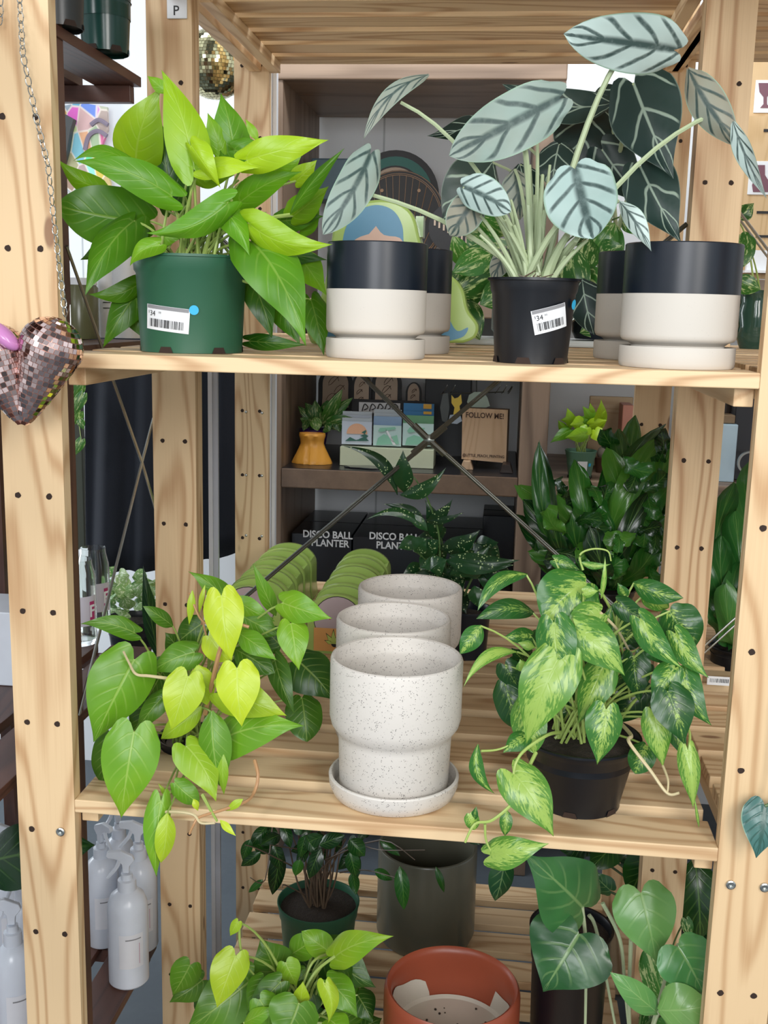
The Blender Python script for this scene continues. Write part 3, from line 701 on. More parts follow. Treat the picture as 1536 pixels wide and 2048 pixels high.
box(b, q0.x, q1.x, .56, .72, ZU+.0003, ZU+.010); setp(fin(b, 'plant_tray', plain('white_tray', (.60, .63, .62), .4), None, False, bev=.003), 'long white tray under the plants at the back of the upper shelf', 'tray')
# --- lime heartleaf philodendron
random.seed(21)
c, rt = rimc(318, 452, 1470, .16)
t = thing('potted_philodendron', 'lime heartleaf philodendron trailing over the middle shelf edge at the left', 'potted plant', (c.x, .16, 0))
nursery(t, c, .0003, rt, rt*.8, BLK, .15, .0015)
o = V((c.x, .16, c.z-.005))
L = [(268,1320,187,1484,126,.03,.01,.42,dict(roll=-14,side=.04,fold=.12)),(268,1465,242,1636,114,-.01,-.02,.52,dict(roll=4,fold=.08)),(376,1354,343,1461,82,.02,.01,.88,dict(fold=.05)),
(396,1332,414,1410,52,.04,.04,.82,dict(shape='oval',ns=1)),(474,1337,484,1453,88,.0,-.01,.98,dict(fold=.10)),(442,1385,575,1432,82,.03,.02,.75,dict(side=-.05)),(440,1482,609,1452,92,.03,.01,.45,dict(roll=-15,side=-.04)),
(424,1425,440,1572,64,.01,.0,.36,dict(shape='oval',fold=.25)),(373,1494,432,1603,78,.0,-.02,.68,dict(side=-.05)),(268,1266,160,1248,42,.05,.03,.25,dict(side=.10,shape='heart')),(345,1252,286,1212,30,.10,.08,.2,dict(shape='oval')),
(462,1215,376,1143,52,.12,.10,.35,dict(side=.05,shape='heart')),(443,1192,463,1324,80,.03,.02,.97,dict(roll=10)),(418,1272,458,1322,58,.05,.05,.9,dict(shape='round')),(552,1232,506,1127,32,.10,.08,.38,dict(shape='spear')),
(462,1192,550,1243,38,.09,.09,.5,dict(shape='spear')),(567,1206,665,1237,64,.06,.04,.5,dict(fold=.12)),(582,1248,598,1341,64,.05,.03,.55),(478,1228,556,1270,54,.09,.08,.28,dict(shape='oval')),(472,1262,553,1320,46,.06,.05,.45,dict(shape='spear')),
(470,1298,550,1347,56,.08,.07,.2,dict(shape='oval')),(388,1305,300,1346,62,.07,.06,.35,dict(side=.04)),(400,1250,350,1290,60,.12,.12,.05),(550,1320,590,1430,46,.12,.10,.15),(604,1396,614,1484,74,.14,.12,.15,dict(shape='round')),
(600,1325,668,1400,96,.15,.14,.04),(222,1470,210,1572,64,.06,.05,.1,dict(shape='round')),(402,1415,322,1478,46,.05,.04,.75,dict(shape='oval')),(325,1395,272,1462,44,.06,.05,.3),(322,1603,313,1754,52,-.03,-.04,.5,dict(fold=.3,side=.05)),
(334,1629,322,1726,40,-.04,-.045,.8,dict(shape='oval')),(350,1566,398,1606,42,.0,.0,.4,dict(shape='round')),(440,1640,472,1672,15,-.05,-.055,1.,dict(shape='spear',ns=1)),(486,1598,452,1622,16,-.03,-.03,.8,dict(shape='spear',ns=1)),
(446,1505,448,1590,22,.0,.0,.6,dict(shape='spear',ns=1)),(334,1594,316,1566,9,.0,.0,.7,dict(shape='spear',ns=1)),(387,1598,396,1622,14,-.02,-.02,.9,dict(shape='spear',ns=1)),(360,1300,330,1265,50,.14,.13,.1),(385,1180,378,1250,16,.05,.05,.85,dict(shape='spear',ns=1)),(410,1170,398,1230,10,.05,.05,.9,dict(shape='spear',ns=1)),(300,1400,262,1470,60,.09,.09,.1,dict(ns=1)),(330,1330,290,1400,60,.09,.09,.15,dict(ns=1)),(460,1350,520,1310,70,.12,.12,.1,dict(ns=1)),(560,1290,520,1250,60,.13,.13,.12,dict(ns=1)),(600,1420,640,1460,56,.15,.15,.05,dict(ns=1)),(490,1240,440,1300,60,.13,.13,.12,dict(ns=1))]
plant(1, L, HEARTL, ST_LIME, t, o, sr=.0013, jit=.02)
for pts, r, m in (([(410,1428,.05),(428,1350,.035),(440,1300,.03),(455,1262,.03),(470,1248,.03),(498,1254,.03)],.0028,ST_TAN),([(345,1358,.03),(300,1352,.02),(272,1348,.02),(258,1325,.015),(247,1303,.01)],.0019,ST_CRM),
 ([(509,1520,.02),(516,1552,.01),(508,1585,.0),(490,1604,-.02),(445,1620,-.035),(400,1634,-.045),(388,1648,-.05),(379,1668,-.05)],.0020,ST_TAN),([(330,1624,-.03),(360,1624,-.04),(388,1630,-.045),(402,1646,-.05),(430,1646,-.052)],.0018,ST_CRM),
 ([(405,1590,-.02),(420,1618,-.035),(434,1642,-.05)],.002,ST_LIME),([(458,1255,.03),(420,1250,.035),(400,1236,.04),(384,1200,.05),(378,1185,.05)],.0014,ST_TAN),([(300,1603,-.02),(340,1585,.0),(362,1560,.02),(390,1510,.1)],.0016,ST_LIME),([(412,1270,.06),(405,1230,.06),(412,1180,.06)],.0012,ST_TAN),([(462,1258,.028),(445,1232,.028),(434,1212,.03)],.0014,ST_TAN)):
    vine(t, pts, r, m)
# --- brasil philodendron
c, rt = rimc(1040, 1283, 1468, .085)
t = thing('potted_philodendron', 'variegated brasil philodendron in a scuffed black pot, middle shelf right', 'potted plant', (c.x, .085, 0))
rb = rt*.70
bp = PZ(1162, 1612, 0)
nursery(t, c, .0003, rt-.002, rb, BLK, .12, .0015, soil=.006)
o = V((c.x-.0, .085, c.z))
L = [(1172,1166,1088,1246,122,.06,.04,.55,dict(side=.05,fold=.06,shape='round')),(1199,1226,1124,1258,60,.04,.03,.85,dict(side=.05)),(1108,1246,1131,1376,82,.01,.0,.55,dict(fold=.08)),(1152,1256,1250,1352,90,.01,.0,.75,dict(side=-.04)),
(1122,1312,1053,1487,112,.0,-.01,.95,dict(side=.03,fold=.05)),(1052,1400,1068,1507,72,.02,.0,.8,dict(shape='round')),(1208,1332,1155,1448,72,.04,.03,.7,dict(side=-.02)),(1212,1420,1194,1530,74,.0,-.01,.6,dict(fold=.15)),
(1268,1312,1280,1405,62,.05,.04,.1),(1282,1238,1366,1337,58,.02,.0,.55,dict(side=.08,fold=.2)),(1238,1206,1308,1240,46,.05,.04,.1,dict(side=.1)),(1340,1222,1392,1292,88,.06,.05,.25,dict(shape='round')),(1268,1166,1367,1196,46,.08,.06,.3,dict(side=.06,shape='oval')),
(1352,1268,1418,1356,52,.03,.01,.6,dict(side=.06)),(1350,1336,1304,1410,60,.02,.01,.5,dict(side=.04)),(1336,1384,1368,1488,84,.0,-.01,.15,dict(fold=.05)),(1366,1342,1424,1452,62,.02,.0,.4,dict(side=.08)),(1308,1428,1326,1534,58,.02,.01,.9),
(1053,1150,955,1222,32,.08,.04,.4,dict(side=.16,shape='oval')),(1066,1226,952,1238,42,.08,.05,.2,dict(side=.1,shape='oval')),(962,1252,920,1308,42,.05,.04,.5,dict(shape='oval')),(1035,1304,927,1374,26,.06,.02,1.,dict(side=.18,shape='spear')),
(1010,1366,1042,1462,66,.08,.07,.12,dict(shape='round')),(1010,1330,1040,1380,50,.08,.08,.1),(1060,1272,1005,1275,36,.07,.06,.45),(1070,1295,1035,1285,20,.05,.05,1.,dict(shape='spear')),(1046,1338,1040,1318,26,.03,.03,1.,dict(ns=1)),
(1050,1474,1006,1506,42,.0,-.01,.5,dict(roll=20,ns=1)),(956,1488,990,1588,30,-.02,-.03,.5,dict(side=.18,shape='spear',fold=.3,ns=1)),(1026,1547,1107,1673,92,-.03,-.045,.9,dict(side=-.03,fold=.1,ns=1)),(981,1710,1098,1687,66,-.05,-.06,.9,dict(side=.02,bend=.15,ns=1)),
(940,1628,950,1660,30,-.05,-.05,.8,dict(shape='round',ns=1)),(948,1640,953,1612,14,-.05,-.05,.3,dict(shape='spear',ns=1)),(1014,1622,1010,1672,26,-.03,-.035,.6,dict(shape='oval',ns=1)),(1376,1500,1386,1616,44,-.01,-.02,1.,dict(fold=.3,ns=1)),(1293,1492,1270,1548,54,.04,.03,.4,dict(shape='round')),
(1160,1124,1222,1128,15,.06,.06,.7,dict(shape='spear',side=.1,ns=1)),(1202,1198,1210,1112,11,.04,.04,.95,dict(shape='spear',ns=1)),(1168,1184,1197,1182,24,.04,.04,1.),(1290,1188,1338,1216,42,.08,.08,.75,dict(shape='round')),(1250,1190,1235,1165,22,.08,.08,.4),
(1205,1268,1225,1210,30,.06,.06,.5),(1310,1290,1330,1330,50,.05,.05,.2),(1230,1385,1205,1370,36,.05,.05,.85,dict(shape='spear')),(1300,1350,1270,1330,40,.06,.06,.15),(1110,1120,1160,1140,30,.1,.1,.4),(1340,1440,1372,1520,40,.05,.04,.3),(1398,1655,1388,1590,6,.0,.0,.8,dict(ns=1,shape='spear'))]
plant(1, L+filler(26, 1030, 1340, 1230, 1420, .10, .16, 40, 66, 0, .3), BRAS, ST_LIME, t, o, sr=.0013, jit=.03)
for pts, r, m in (([(1235,1440,.08),(1262,1470,.03),(1258,1484,.01),(1300,1540,-.01),(1334,1586,-.02),(1358,1586,-.025)],.0022,ST_CRM),([(1120,1465,.04),(1095,1470,.0),(1050,1500,-.02),(1032,1525,-.03),(1027,1548,-.035)],.002,ST_LIME),([(1072,1505,.0),(1050,1550,-.02),(1030,1600,-.04),(985,1640,-.05),(950,1648,-.055),(930,1685,-.06)],.002,ST_LIME),
 ([(962,1502,-.02),(1000,1498,-.01),(1048,1476,.0)],.0013,ST_LIME),([(1200,1225,.04),(1235,1260,.05),(1262,1310,.07)],.0018,ST_CRM),([(970,1648,-.05),(972,1680,-.05),(984,1706,-.05)],.0014,ST_LIME),([(1326,1532,.01),(1336,1560,-.01),(1335,1585,-.02)],.0014,ST_CRM),([(1166,1140,.06),(1160,1110,.06),(1185,1098,.06),(1215,1102,.06),(1222,1122,.06)],.0012,ST_LIME),([(1200,1180,.05),(1230,1240,.07),(1250,1330,.08),(1260,1400,.08)],.0016,ST_LIME),([(1374,1510,.0),(1378,1460,.02),(1340,1420,.05)],.0016,ST_LIME)):
    vine(t, pts, r, m)
# --- bottom shelf, left philodendron
random.seed(5)
q = P(600, 2040, .30)
t = thing('potted_philodendron', 'glossy green heartleaf plant filling the bottom shelf in front of the ficus', 'potted plant', (q.x, .30, ZB))
cz = V((q.x, .30, -.46)); nursery(t, cz, ZB+.0003, .065, .052, GRP)
L = [(671,1914,788,1872,66,.22,.20,.62,dict(side=-.06,bend=.14)),(666,1908,603,1862,52,.28,.28,.55,dict(shape='oval')),(553,1950,520,1876,92,.25,.25,.2,dict(roll=10)),(471,1912,434,2016,74,.16,.14,.85,dict(side=.04)),(500,1962,370,2062,112,.22,.18,.28,dict(fold=.08)),
(528,1960,494,2022,52,.2,.18,.3),(560,1965,492,2030,58,.19,.17,.18),(488,2046,556,2014,32,.15,.15,.5,dict(shape='spear')),(597,2008,560,2090,104,.15,.13,.3),(600,2014,606,1962,34,.17,.17,.75,dict(shape='spear')),(650,1968,656,2046,38,.15,.14,.8,dict(side=-.12,fold=.3)),
(655,1962,715,2036,66,.22,.2,.4,dict(side=-.05)),(650,1905,752,1975,92,.3,.28,.08),(715,1990,745,2046,60,.3,.28,.06),(476,1844,460,1872,22,.16,.16,.75),(572,1926,594,1972,48,.22,.22,.6),(580,1910,638,1872,54,.28,.28,.45,dict(shape='oval')),(640,1880,650,1930,40,.3,.3,.4),(380,1930,345,1990,60,.24,.24,.3,dict(ns=1)),(520,2000,560,2060,60,.16,.16,.4),(660,2040,700,2080,60,.18,.16,.5),(430,1990,470,2060,70,.24,.24,.15,dict(ns=1)),(620,1980,580,2040,70,.26,.24,.1)]
plant(1, L+filler(16, 400, 740, 1930, 2070, .27, .34, 50, 80, 0, .3), HEARTL, ST_LIME, t, V((q.x, .28, -.45)), sr=.0018)
vine(t, [(478,1850,.16),(482,1900,.17),(500,1940,.2),(560,2000,.25)], .0018, ST_LIME); vine(t, [(671,1912,.22),(630,1945,.22),(600,2000,.2),(590,2030,.2)], .0022, ST_LIME); vine(t, [(664,1905,.28),(625,1925,.24),(600,1990,.22)], .0022, ST_LIME); vine(t, [(553,1948,.24),(565,1975,.24),(590,2010,.22)], .0022, ST_LIME)
# --- bottom shelf right: big leaved climbers
q = P(1140, 2000, .26)
t = thing('potted_philodendron', 'large heart leaved green plant in a black pot, bottom shelf right', 'potted plant', (q.x, .30, ZB))
cz = V((q.x, .30, P(1120, 1850, .30).z)); nursery(t, cz, ZB+.0003, 80*mpp(cz), 66*mpp(cz), BLK)
L = [(1164,1814,1048,1706,158,.16,.12,.32,dict(roll=6,fold=.05)),(1158,1868,1086,1984,178,.13,.11,.10,dict(roll=0,fold=.05)),(1282,1786,1312,1924,126,.13,.11,.72,dict(fold=.1)),(1356,1894,1408,1990,116,.08,.07,.50,dict(fold=.06)),(1316,2026,1220,1944,52,.07,.06,.62,dict(shape='oval')),(1318,2020,1424,2010,96,.06,.05,.85,dict(shape='oval',bend=.2)),
(1010,1712,990,1802,48,.2,.2,.02,dict(shape='oval')),(1220,1780,1180,1740,40,.22,.22,.1)]
plant(1, L, MIDG, ST_PALE, t, V((q.x+.01, .26, cz.z)), stems=False)
for pts in ([(1164,1814,.16),(1172,1900,.17),(1170,2080,.18)],[(1205,1806,.15),(1240,1880,.15),(1250,1980,.16),(1262,2100,.18)],[(1178,1830,.2),(1195,1870,.2),(1232,2060,.2)],[(1262,1880,.14),(1258,2000,.16),(1262,2080,.18)],[(1318,2018,.07),(1300,2070,.08)],[(1357,1890,.09),(1330,1960,.12),(1296,2080,.16)],[(1284,1790,.14),(1262,1880,.15)]):
    vine(t, pts, .0026, ST_PALE, 'stems')
q = P(1310, 2010, .33)
t = thing('potted_pothos', 'marbled leaf plant half hidden behind the large heart leaves, bottom right', 'potted plant', (q.x, .36, ZB))
nursery(t, V((q.x, .36, -.49)), ZB+.0003, .045, .04, BLK)
plant(1, [(1300,1910,1330,2010,60,.3,.3,.5,dict(shape='round')),(1372,1840,1380,1880,24,.3,.3,.2)]+filler(10,1280,1400,1960,2040,.32,.4,50,70,.1,.5), MARB, ST_DK, t, V((q.x, .36, -.49)))
# dark leaved plant seen between right posts low down
q = P(1395, 1800, .62)
t = thing('potted_rubber_plant', 'dark broad leaved plant between the right posts under the middle shelf', 'potted plant', (q.x, .62, ZB))
nursery(t, V((q.x, .62, -.47)), ZB+.0003, .07, .055, BLK)
plant(1, [(1390,1720,1400,1880,90,.55,.52,.15,dict(shape='oval')),(1300,1700,1260,1790,70,.5,.5,.2,dict(shape='oval')),(1240,1680,1180,1740,60,.55,.5,.2,dict(shape='oval')),(1330,1690,1240,1720,60,.6,.6,.1),(1400,1860,1440,1960,80,.55,.5,.05,dict(shape='oval')),(1180,1690,1120,1700,50,.55,.55,.1,dict(shape='oval'))]+filler(10,1130,1280,1680,1760,.6,.7,36,56,0,.2), DARKG, ST_DK, t, V((q.x, .62, -.47)), sr=.002)
# --- ficus
random.seed(9)
c, rt = rimc(556, 718, 1800, .64)
t = thing('potted_ficus', 'weeping fig with many thin stems in a dark green pot, bottom shelf', 'potted plant', (c.x, .64, ZB))
nursery(t, c, ZB+.0003, rt, rt*.82, GRP, .2, .001)
patch(t, cone_map(c, ZB, rt, rt*.82, c.z-ZB, -pi/2+.75, (c.z-ZB)*.48, .1, .001), .034, .044, plain('pale_tag', (.45, .52, .56), .5), 'plant_tag')
text_part('tag_text', 'GROW', .010, INK, lambda x, y: cone_map(c, ZB, rt, rt*.82, c.z-ZB, -pi/2+.75, (c.z-ZB)*.60, .1, .0018)(x, y), t, .0002)
b = nb()
for i in range(34):
    a = V((c.x+random.uniform(-.014, .014), .64+random.uniform(-.014, .014), c.z-.015)); e = a+V((random.uniform(-.05, .05), random.uniform(-.03, .03), random.uniform(.12, .2)))
    tube(b, spline([a, a.lerp(e, .4)+V((random.uniform(-.01, .01), 0, 0)), e], 4), .0021, 5, .0012)
for pts in ([(640,1740,.62),(700,1690,.58),(760,1700,.5),(850,1700,.45)],[(680,1745,.6),(730,1740,.5),(790,1755,.45)],[(600,1740,.6),(520,1700,.5),(490,1690,.48)],[(610,1790,.62),(570,1770,.56),(565,1775,.54)],[(650,1720,.62),(760,1680,.5),(830,1720,.44)],[(610,1700,.6),(540,1690,.5)],[(545,1650,.55),(530,1760,.5),(500,1755,.48)]):
    tube(b, spline([P(*p) for p in pts], 4), .0014, 5, .0007)
fin(b, 'stems', ST_BRN, t)
L = [(800,1735,808,1820,30,.45,.44,.35),(872,1735,888,1785,14,.45,.45,.3),(700,1680,730,1712,34,.5,.5,.15),(700,1705,712,1752,30,.5,.5,.2),(520,1705,482,1732,24,.5,.5,.1),(500,1680,485,1720,22,.5,.5,.2),(760,1680,800,1712,18,.5,.5,.2),(750,1740,785,1760,20,.48,.48,.3),(600,1720,590,1752,22,.55,.55,.6),(612,1670,600,1715,24,.55,.55,.25),(525,1760,497,1785,14,.5,.5,.4),(548,1690,560,1740,30,.55,.55,.05),(705,1745,712,1790,22,.55,.52,.3),(640,1690,690,1670,30,.5,.5,.1),(965,1700,985,1680,20,.5,.5,.1),(930,1665,960,1690,22,.5,.48,.1),(560,1670,520,1690,26,.55,.5,.1),(560,1700,545,1790,34,.6,.6,.02)]
plant(1, [q+(dict(shape='oval',fold=.2,ns=1),) for q in L]+[q[:8]+(dict(shape='oval',ns=1),) for q in filler(30,500,740,1640,1700,.5,.7,18,30,0,.2,L=1.6,down=1.)], DARKG, ST_BRN, t, V((c.x, .64, c.z)))
# --- olive cylinder, terracotta pot
def simplepot(label, xl_, xr_, y, Y, Z, prof, mats, extra=None):
    c, r = rimc(xl_, xr_, y, Y); t = thing('planter', label, 'pot', (c.x, Y, Z)); h = c.z-Z
    b = nb(); lathe(b, (c.x, Y, Z+.0003), [(r*a, h*z) for a, z in prof], 64); fin(b, 'pot_body', mats, t); return t, c, r, h
OLV = plain('olive_glaze', (.115, .115, .085), .28)
simplepot('tall olive grey glazed cylinder pot on the bottom shelf behind', 757, 955, 1688, .76, ZB, [(0, 0), (.86, 0), (.94, .02), (1, .09), (1, .985), (.985, 1), (.94, 1), (.92, .98), (.92, .06), (0, .05)], OLV)
TER = plain('terracotta_red', (.30, .065, .03), .38)
tp, c, r, h = simplepot('terracotta red pot lined with a torn cream inner, bottom shelf centre', 768, 1041, 1968, .27, ZB, [(0, 0), (.80, 0), (.86, .02), (.95, .45), (1.0, .80), (1.0, .955), (.985, .985), (.955, 1), (.915, .99), (.89, .965), (.885, .90), (.80, .06), (0, .05)], TER)
LIN = plain('cream_liner', (.56, .52, .44), .6)
b = nb(); n = 60; g = []
for i in range(n+1):
    a = 2*pi*i/n; dd = math.degrees(a) % 360
    # the liner is torn away at the back: low between about 65 and 115 degrees
    top = .76+.14*max(0., cos(radians(dd-190)))+.08*max(0, cos(radians(dd-10)))+.01*sin(a*9)
    if 42 < dd < 118: top = .60
    g.append([b.verts.new((c.x+r*k*cos(a), .27+r*k*sin(a), ZB+h*z)) for k, z in ((.0, .70), (.80, .70), (.85, .715), (.868, max(.71, top)))])
for i in range(n):
    for j in range(3):
        try: b.faces.new((g[i][j], g[i+1][j], g[i+1][j+1], g[i][j+1]))
        except ValueError: pass
fin(b, 'liner', LIN, tp)
b = nb()
for i in range(16):
    a = random.uniform(0, 6.3); rr = r*random.uniform(.2, .7); bmesh.ops.create_icosphere(b, subdivisions=1, radius=random.uniform(.0008, .002), matrix=Matrix.Translation((c.x+rr*cos(a), .27+rr*sin(a), ZB+h*.705)))
setp(fin(b, 'soil_crumbs', SOIL, tp), kind='stuff')
# --- vine leaves from neighbours
t = thing('philodendron_vine', 'dark silvery quilted leaf hanging in front of the right front post', 'plant', P(1500, 1560, -.03))
plant(1, [(1530,1612,1512,1716,82,-.02,-.03,.35,dict(shape='heart',ns=1))], leafmat('quilted_leaf', (.008, .045, .035), (.28, .38, .34), (.02, .07, .05), 'silver', veinamt=.7, nveins=7, rough=.3, trans=.05), ST_DK, t, V((0, 0, 0)), stems=False)
vine(t, [(1530,1612,-.02),(1545,1600,-.02),(1560,1540,-.02),(1570,1400,-.02)], .0016, ST_DK)
t = thing('rubber_plant', 'big dark green leaf passing behind the left front post', 'plant', P(60, 1900, .12))
plant(1, [(-40,1730,190,1690,126,.16,.12,.15,dict(shape='oval',ns=1))], DARKG, ST_DK, t, V((0, 0, 0)), stems=False)
vine(t, [(-40,1730,.16),(-60,1900,.16),(-70,2100,.16)], .003, ST_DK)
# --- fern-like plants with wavy straps, right rear
random.seed(33)
def strapplant(label, potpx, Y, tips, lm, x0, cy, extra=()):
    c, rt = rimc(potpx[0], potpx[1], potpx[2], Y)
    t = thing('potted_fern', label, 'potted plant', (c.x, Y, 0), 'leafy ferns between the right posts')
    nursery(t, c, .0003, rt, rt*.8, BLK); bm = nb(); bm.loops.layers.uv.new('UVMap')
    for (x, y, w, cc, dY) in tips:
        B = V((c.x+random.uniform(-.015, .015), Y+random.uniform(-.02, .02), c.z)); T = P(x, y, Y+dY)
        if (T-B).length < .04: B = B+(B-T)*.5
        leaf(bm, B, T, w*mpp(B), cc, random.uniform(-35, 35), random.uniform(.05, .2), random.uniform(-.1, .2), random.uniform(-.12, .12), 'strap', random.uniform(.16, .34), nv=20, tip=random.uniform(.1, .7))
    fin(bm, 'foliage', lm, t, 'leaf'); return t
tips = []
for i in range(60):
    x = random.uniform(1065, 1345); lo = (865 if x > 1232 else 955)+max(0, 1200-x)*.35+max(0, x-1320)*1.; y = random.uniform(lo, lo+150 if random.random() < .6 else 1120)
    tips.append((x, y, random.uniform(36, 60), random.choice((.05, .2, .4, .6, .9)), random.uniform(-.12, .1)))
tips += [(1240,868,50,.4,0),(1290,850,40,.6,0),(1160,950,44,.6,-.08),(1075,905,34,.4,-.1),(1100,960,34,.1,-.12),(1062,1010,46,.05,-.1),(1068,1060,40,.05,-.1),(1330,885,40,.4,0),(1090,1090,46,.1,-.1)]
fernt = strapplant('dark green wavy leaved fern behind the brasil philodendron', (1130, 1270, 1170), .66, tips, DARKG, 0, 0)
bm = nb(); bm.loops.layers.uv.new('UVMap')
for i in range(80):
    x = random.uniform(1090, 1330); y = random.uniform(990 if x < 1225 else 900, 1160); a = random.uniform(0, 6.3); w = random.uniform(26, 46); Y = random.uniform(.54, .72)
    leaf(bm, P(x, y, Y), P(x+cos(a)*w*1.6, y+sin(a)*w*1.4, Y+random.uniform(-.05, .03)), w*mpp(P(x, y, Y)), random.choice((.02, .1, .2, .5, .9)), random.uniform(-40, 40), .15, .1, random.uniform(-.1, .1), 'strap', .2, 10)
fin(bm, 'foliage', DARKG, fernt, 'leaf')
tips = [(1500,940,60,.45,0),(1425,970,40,.35,0),(1470,1040,60,.5,-.05),(1440,1080,50,.4,-.05),(1480,1150,60,.35,-.08),(1430,1180,50,.5,-.05),(1450,1220,50,.7,-.1),(1500,1100,60,.3,0),(1420,1130,50,.25,0),(1520,1000,60,.3,0),(1410,1030,40,.2,0)]
strapplant('brighter wavy leaved fern seen between the two right posts', (1420, 1520, 1290), .60, tips+[(random.uniform(1420,1560),random.uniform(980,1200),50,random.uniform(.1,.5),random.uniform(-.1,.1)) for i in range(14)], leafmat('fern_leaf', (.012, .07, .015), (.10, .28, .05), (.16, .34, .08), rough=.25, trans=.15), 0, 0)
# --- dotted plant behind the speckled pots
c, rt = rimc(925, 1010, 1205, .56)
c = P(935, 1215, .56); rt = 48*mpp(c)
t = thing('potted_dracaena', 'dark green plant with pale dots and one tall shoot behind the speckled pots', 'potted plant', (c.x, .56, 0))
nursery(t, c, .0003, rt, rt*.85, NAVY)
sh0 = dict(shape='spear', ns=1, side=.08)
L = [(795,990,686,892,26,.5,.48,.2,dict(shape='spear',side=.16,ns=1)),(808,985,806,900,40,.5,.48,.4,dict(shape='spear',ns=1)),(800,990,892,935,30,.5,.48,.5,dict(shape='spear',side=.14,ns=1)),
(850,1045,768,1008,24,.52,.5,.1,sh0),(852,1045,905,998,24,.52,.5,.15,sh0),(850,1040,928,1024,16,.52,.5,.1,sh0),(850,1060,732,1040,20,.5,.48,.5,dict(shape='spear',side=.2,ns=1)),(855,1062,806,1028,22,.5,.5,.6,dict(shape='spear',ns=1,side=.1)),(870,1080,850,1000,34,.54,.52,.2,sh0),
(890,1120,1028,1130,36,.5,.48,.3,dict(shape='spear',ns=1,side=.06)),(900,1110,1040,1120,34,.5,.48,.2,dict(shape='spear',ns=1,side=.08)),(880,1100,960,1060,40,.52,.5,.1,sh0),(900,1150,980,1090,40,.5,.5,.3,sh0)]
plant(1, L+[q[:8]+(dict(shape='spear', ns=random.random() < .6),) for q in filler(38, 825, 975, 1070, 1180, .5, .6, 30, 44, 0, .6, L=1.5)], DOTL, ST_DK, t, V((c.x-.02, .56, c.z)), sr=.0016)
vine(t, [(878,1180,.55),(880,1120,.53),(876,1060,.52),(852,990,.5),(845,985,.5),(832,960,.49),(806,990-55,.49)], .0016, ST_DK, 'stems')
# ================= mirror ornaments =================
random.seed(4)
def tilemat(name, col):
    N = NT(name); r = N.attr('rnd')
    return N.set(N.mix(r, tuple(x*.55 for x in col), col), .05, Metallic=1.0)
ROSE = tilemat('rose_mirror', (1., .76, .72)); ROSEB = plain('rose_grout', (.62, .34, .28), .35, Metallic=.6)
GOLD = tilemat('gold_mirror', (.82, .76, .45)); GOLDB = plain('gold_grout', (.35, .30, .14), .4, Metallic=.5)
def tiles(bm, core, axis0, axis, prof, ts, skip=None, jit=.10):
    """rows of little mirrors on a body of revolution: prof(s)->radius for s in 0..1 along axis"""
    L = axis.length; d = axis/L; e1 = d.cross(V((0, 1, 0))).normalized(); e2 = d.cross(e1)
    R = bm.faces.layers.float.get('rnd'); s = ts*.6/L; pts = []
    # arc-length stepping
    N = 400; acc = 0; last = None; rows = []
    for i in range(N+1):
        s = i/N; p = (s*L, prof(s))
        if last: acc += math.hypot(p[0]-last[0], p[1]-last[1])
        if last is None or acc >= ts: rows.append(s); acc = 0
        last = p
    for a, b_ in zip(rows, rows[1:]):
        sm_ = (a+b_)/2; r = prof(sm_); n = max(3, int(2*pi*r/ts)); ra, rb_ = prof(a), prof(b_)
        tv = V((( b_-a)*L, rb_-ra)).normalized()
        off = random.random()
        for k in range(n):
            an = 2*pi*(k+off)/n; rad = e1*cos(an)+e2*sin(an); c = axis0+d*sm_*L+rad*r
            t1 = (d*tv.x+rad*tv.y); t2 = (-e1*sin(an)+e2*cos(an)); nn = t2.cross(t1)
            if nn.dot(rad) < 0: nn = -nn
            if skip and skip(c): continue
            if nn.dot(c-CAM) > .0 and random.random() < 2: 
                pass
            q = Euler((random.uniform(-jit, jit), random.uniform(-jit, jit), random.uniform(-jit, jit)*.5)).to_matrix()
            h = ts*.46; w = min(h, pi*r/n*.94)
            T1 = q @ t1; T2 = q @ t2; C0 = c+nn*.0007
            vs = [bm.verts.new(C0+T1*h*x+T2*w*y) for x, y in ((-1, -1), (1, -1), (1, 1), (-1, 1))]
            f = bm.faces.new(vs); f[R] = random.random()
            f.normal_update()
            if f.normal.dot(nn) < 0: f.normal_flip()
def revolve(bm, a0, axis, prof, n=28, seg=40):
    L = axis.length; d = axis/L; e1 = d.cross(V((0, 1, 0))).normalized(); e2 = d.cross(e1); prev = None
    for i in range(n+1):
        s = i/n; r = max(prof(s), .00005)
        ring = [bm.verts.new(a0+d*s*L+(e1*cos(2*pi*k/seg)+e2*sin(2*pi*k/seg))*r) for k in range(seg)]
        if prev:
            for k in range(seg): bm.faces.new((prev[k], prev[(k+1) % seg], ring[(k+1) % seg], ring[k]))
        prev = ring
HY = -.062
tipp = P(46, 846, HY); m = mpp(tipp)
tR = P(122, 640, HY); tL = P(-30, 652, HY)
t = thing('heart_ornament', 'rose gold mirror tiled disco heart hanging on a chain in front of the left post', 'disco ornament', P(46, 745, HY))
def hp(R, L):
    k = 1-R/L      # widest station
    def f(s):
        if s < k: x = s/k; return R*(.13*(1-x)+x**.80*(1.0)-.13*x*0)*1.0 if x < 1 else R
        y = (s-k)/(1-k); return R*math.sqrt(max(0, 1-y*y))
    return f
RR = 62*m
for a, ot in ((tR, tL), (tL, tR)):
    ax = a-tipp; L = ax.length; pr = hp(RR, L)
b = nb(); 
for a in (tR, tL): ax = a-tipp; revolve(b, tipp, ax, hp(RR*.985, ax.length))
fin(b, 'heart_body', ROSEB, t)
b = nb()
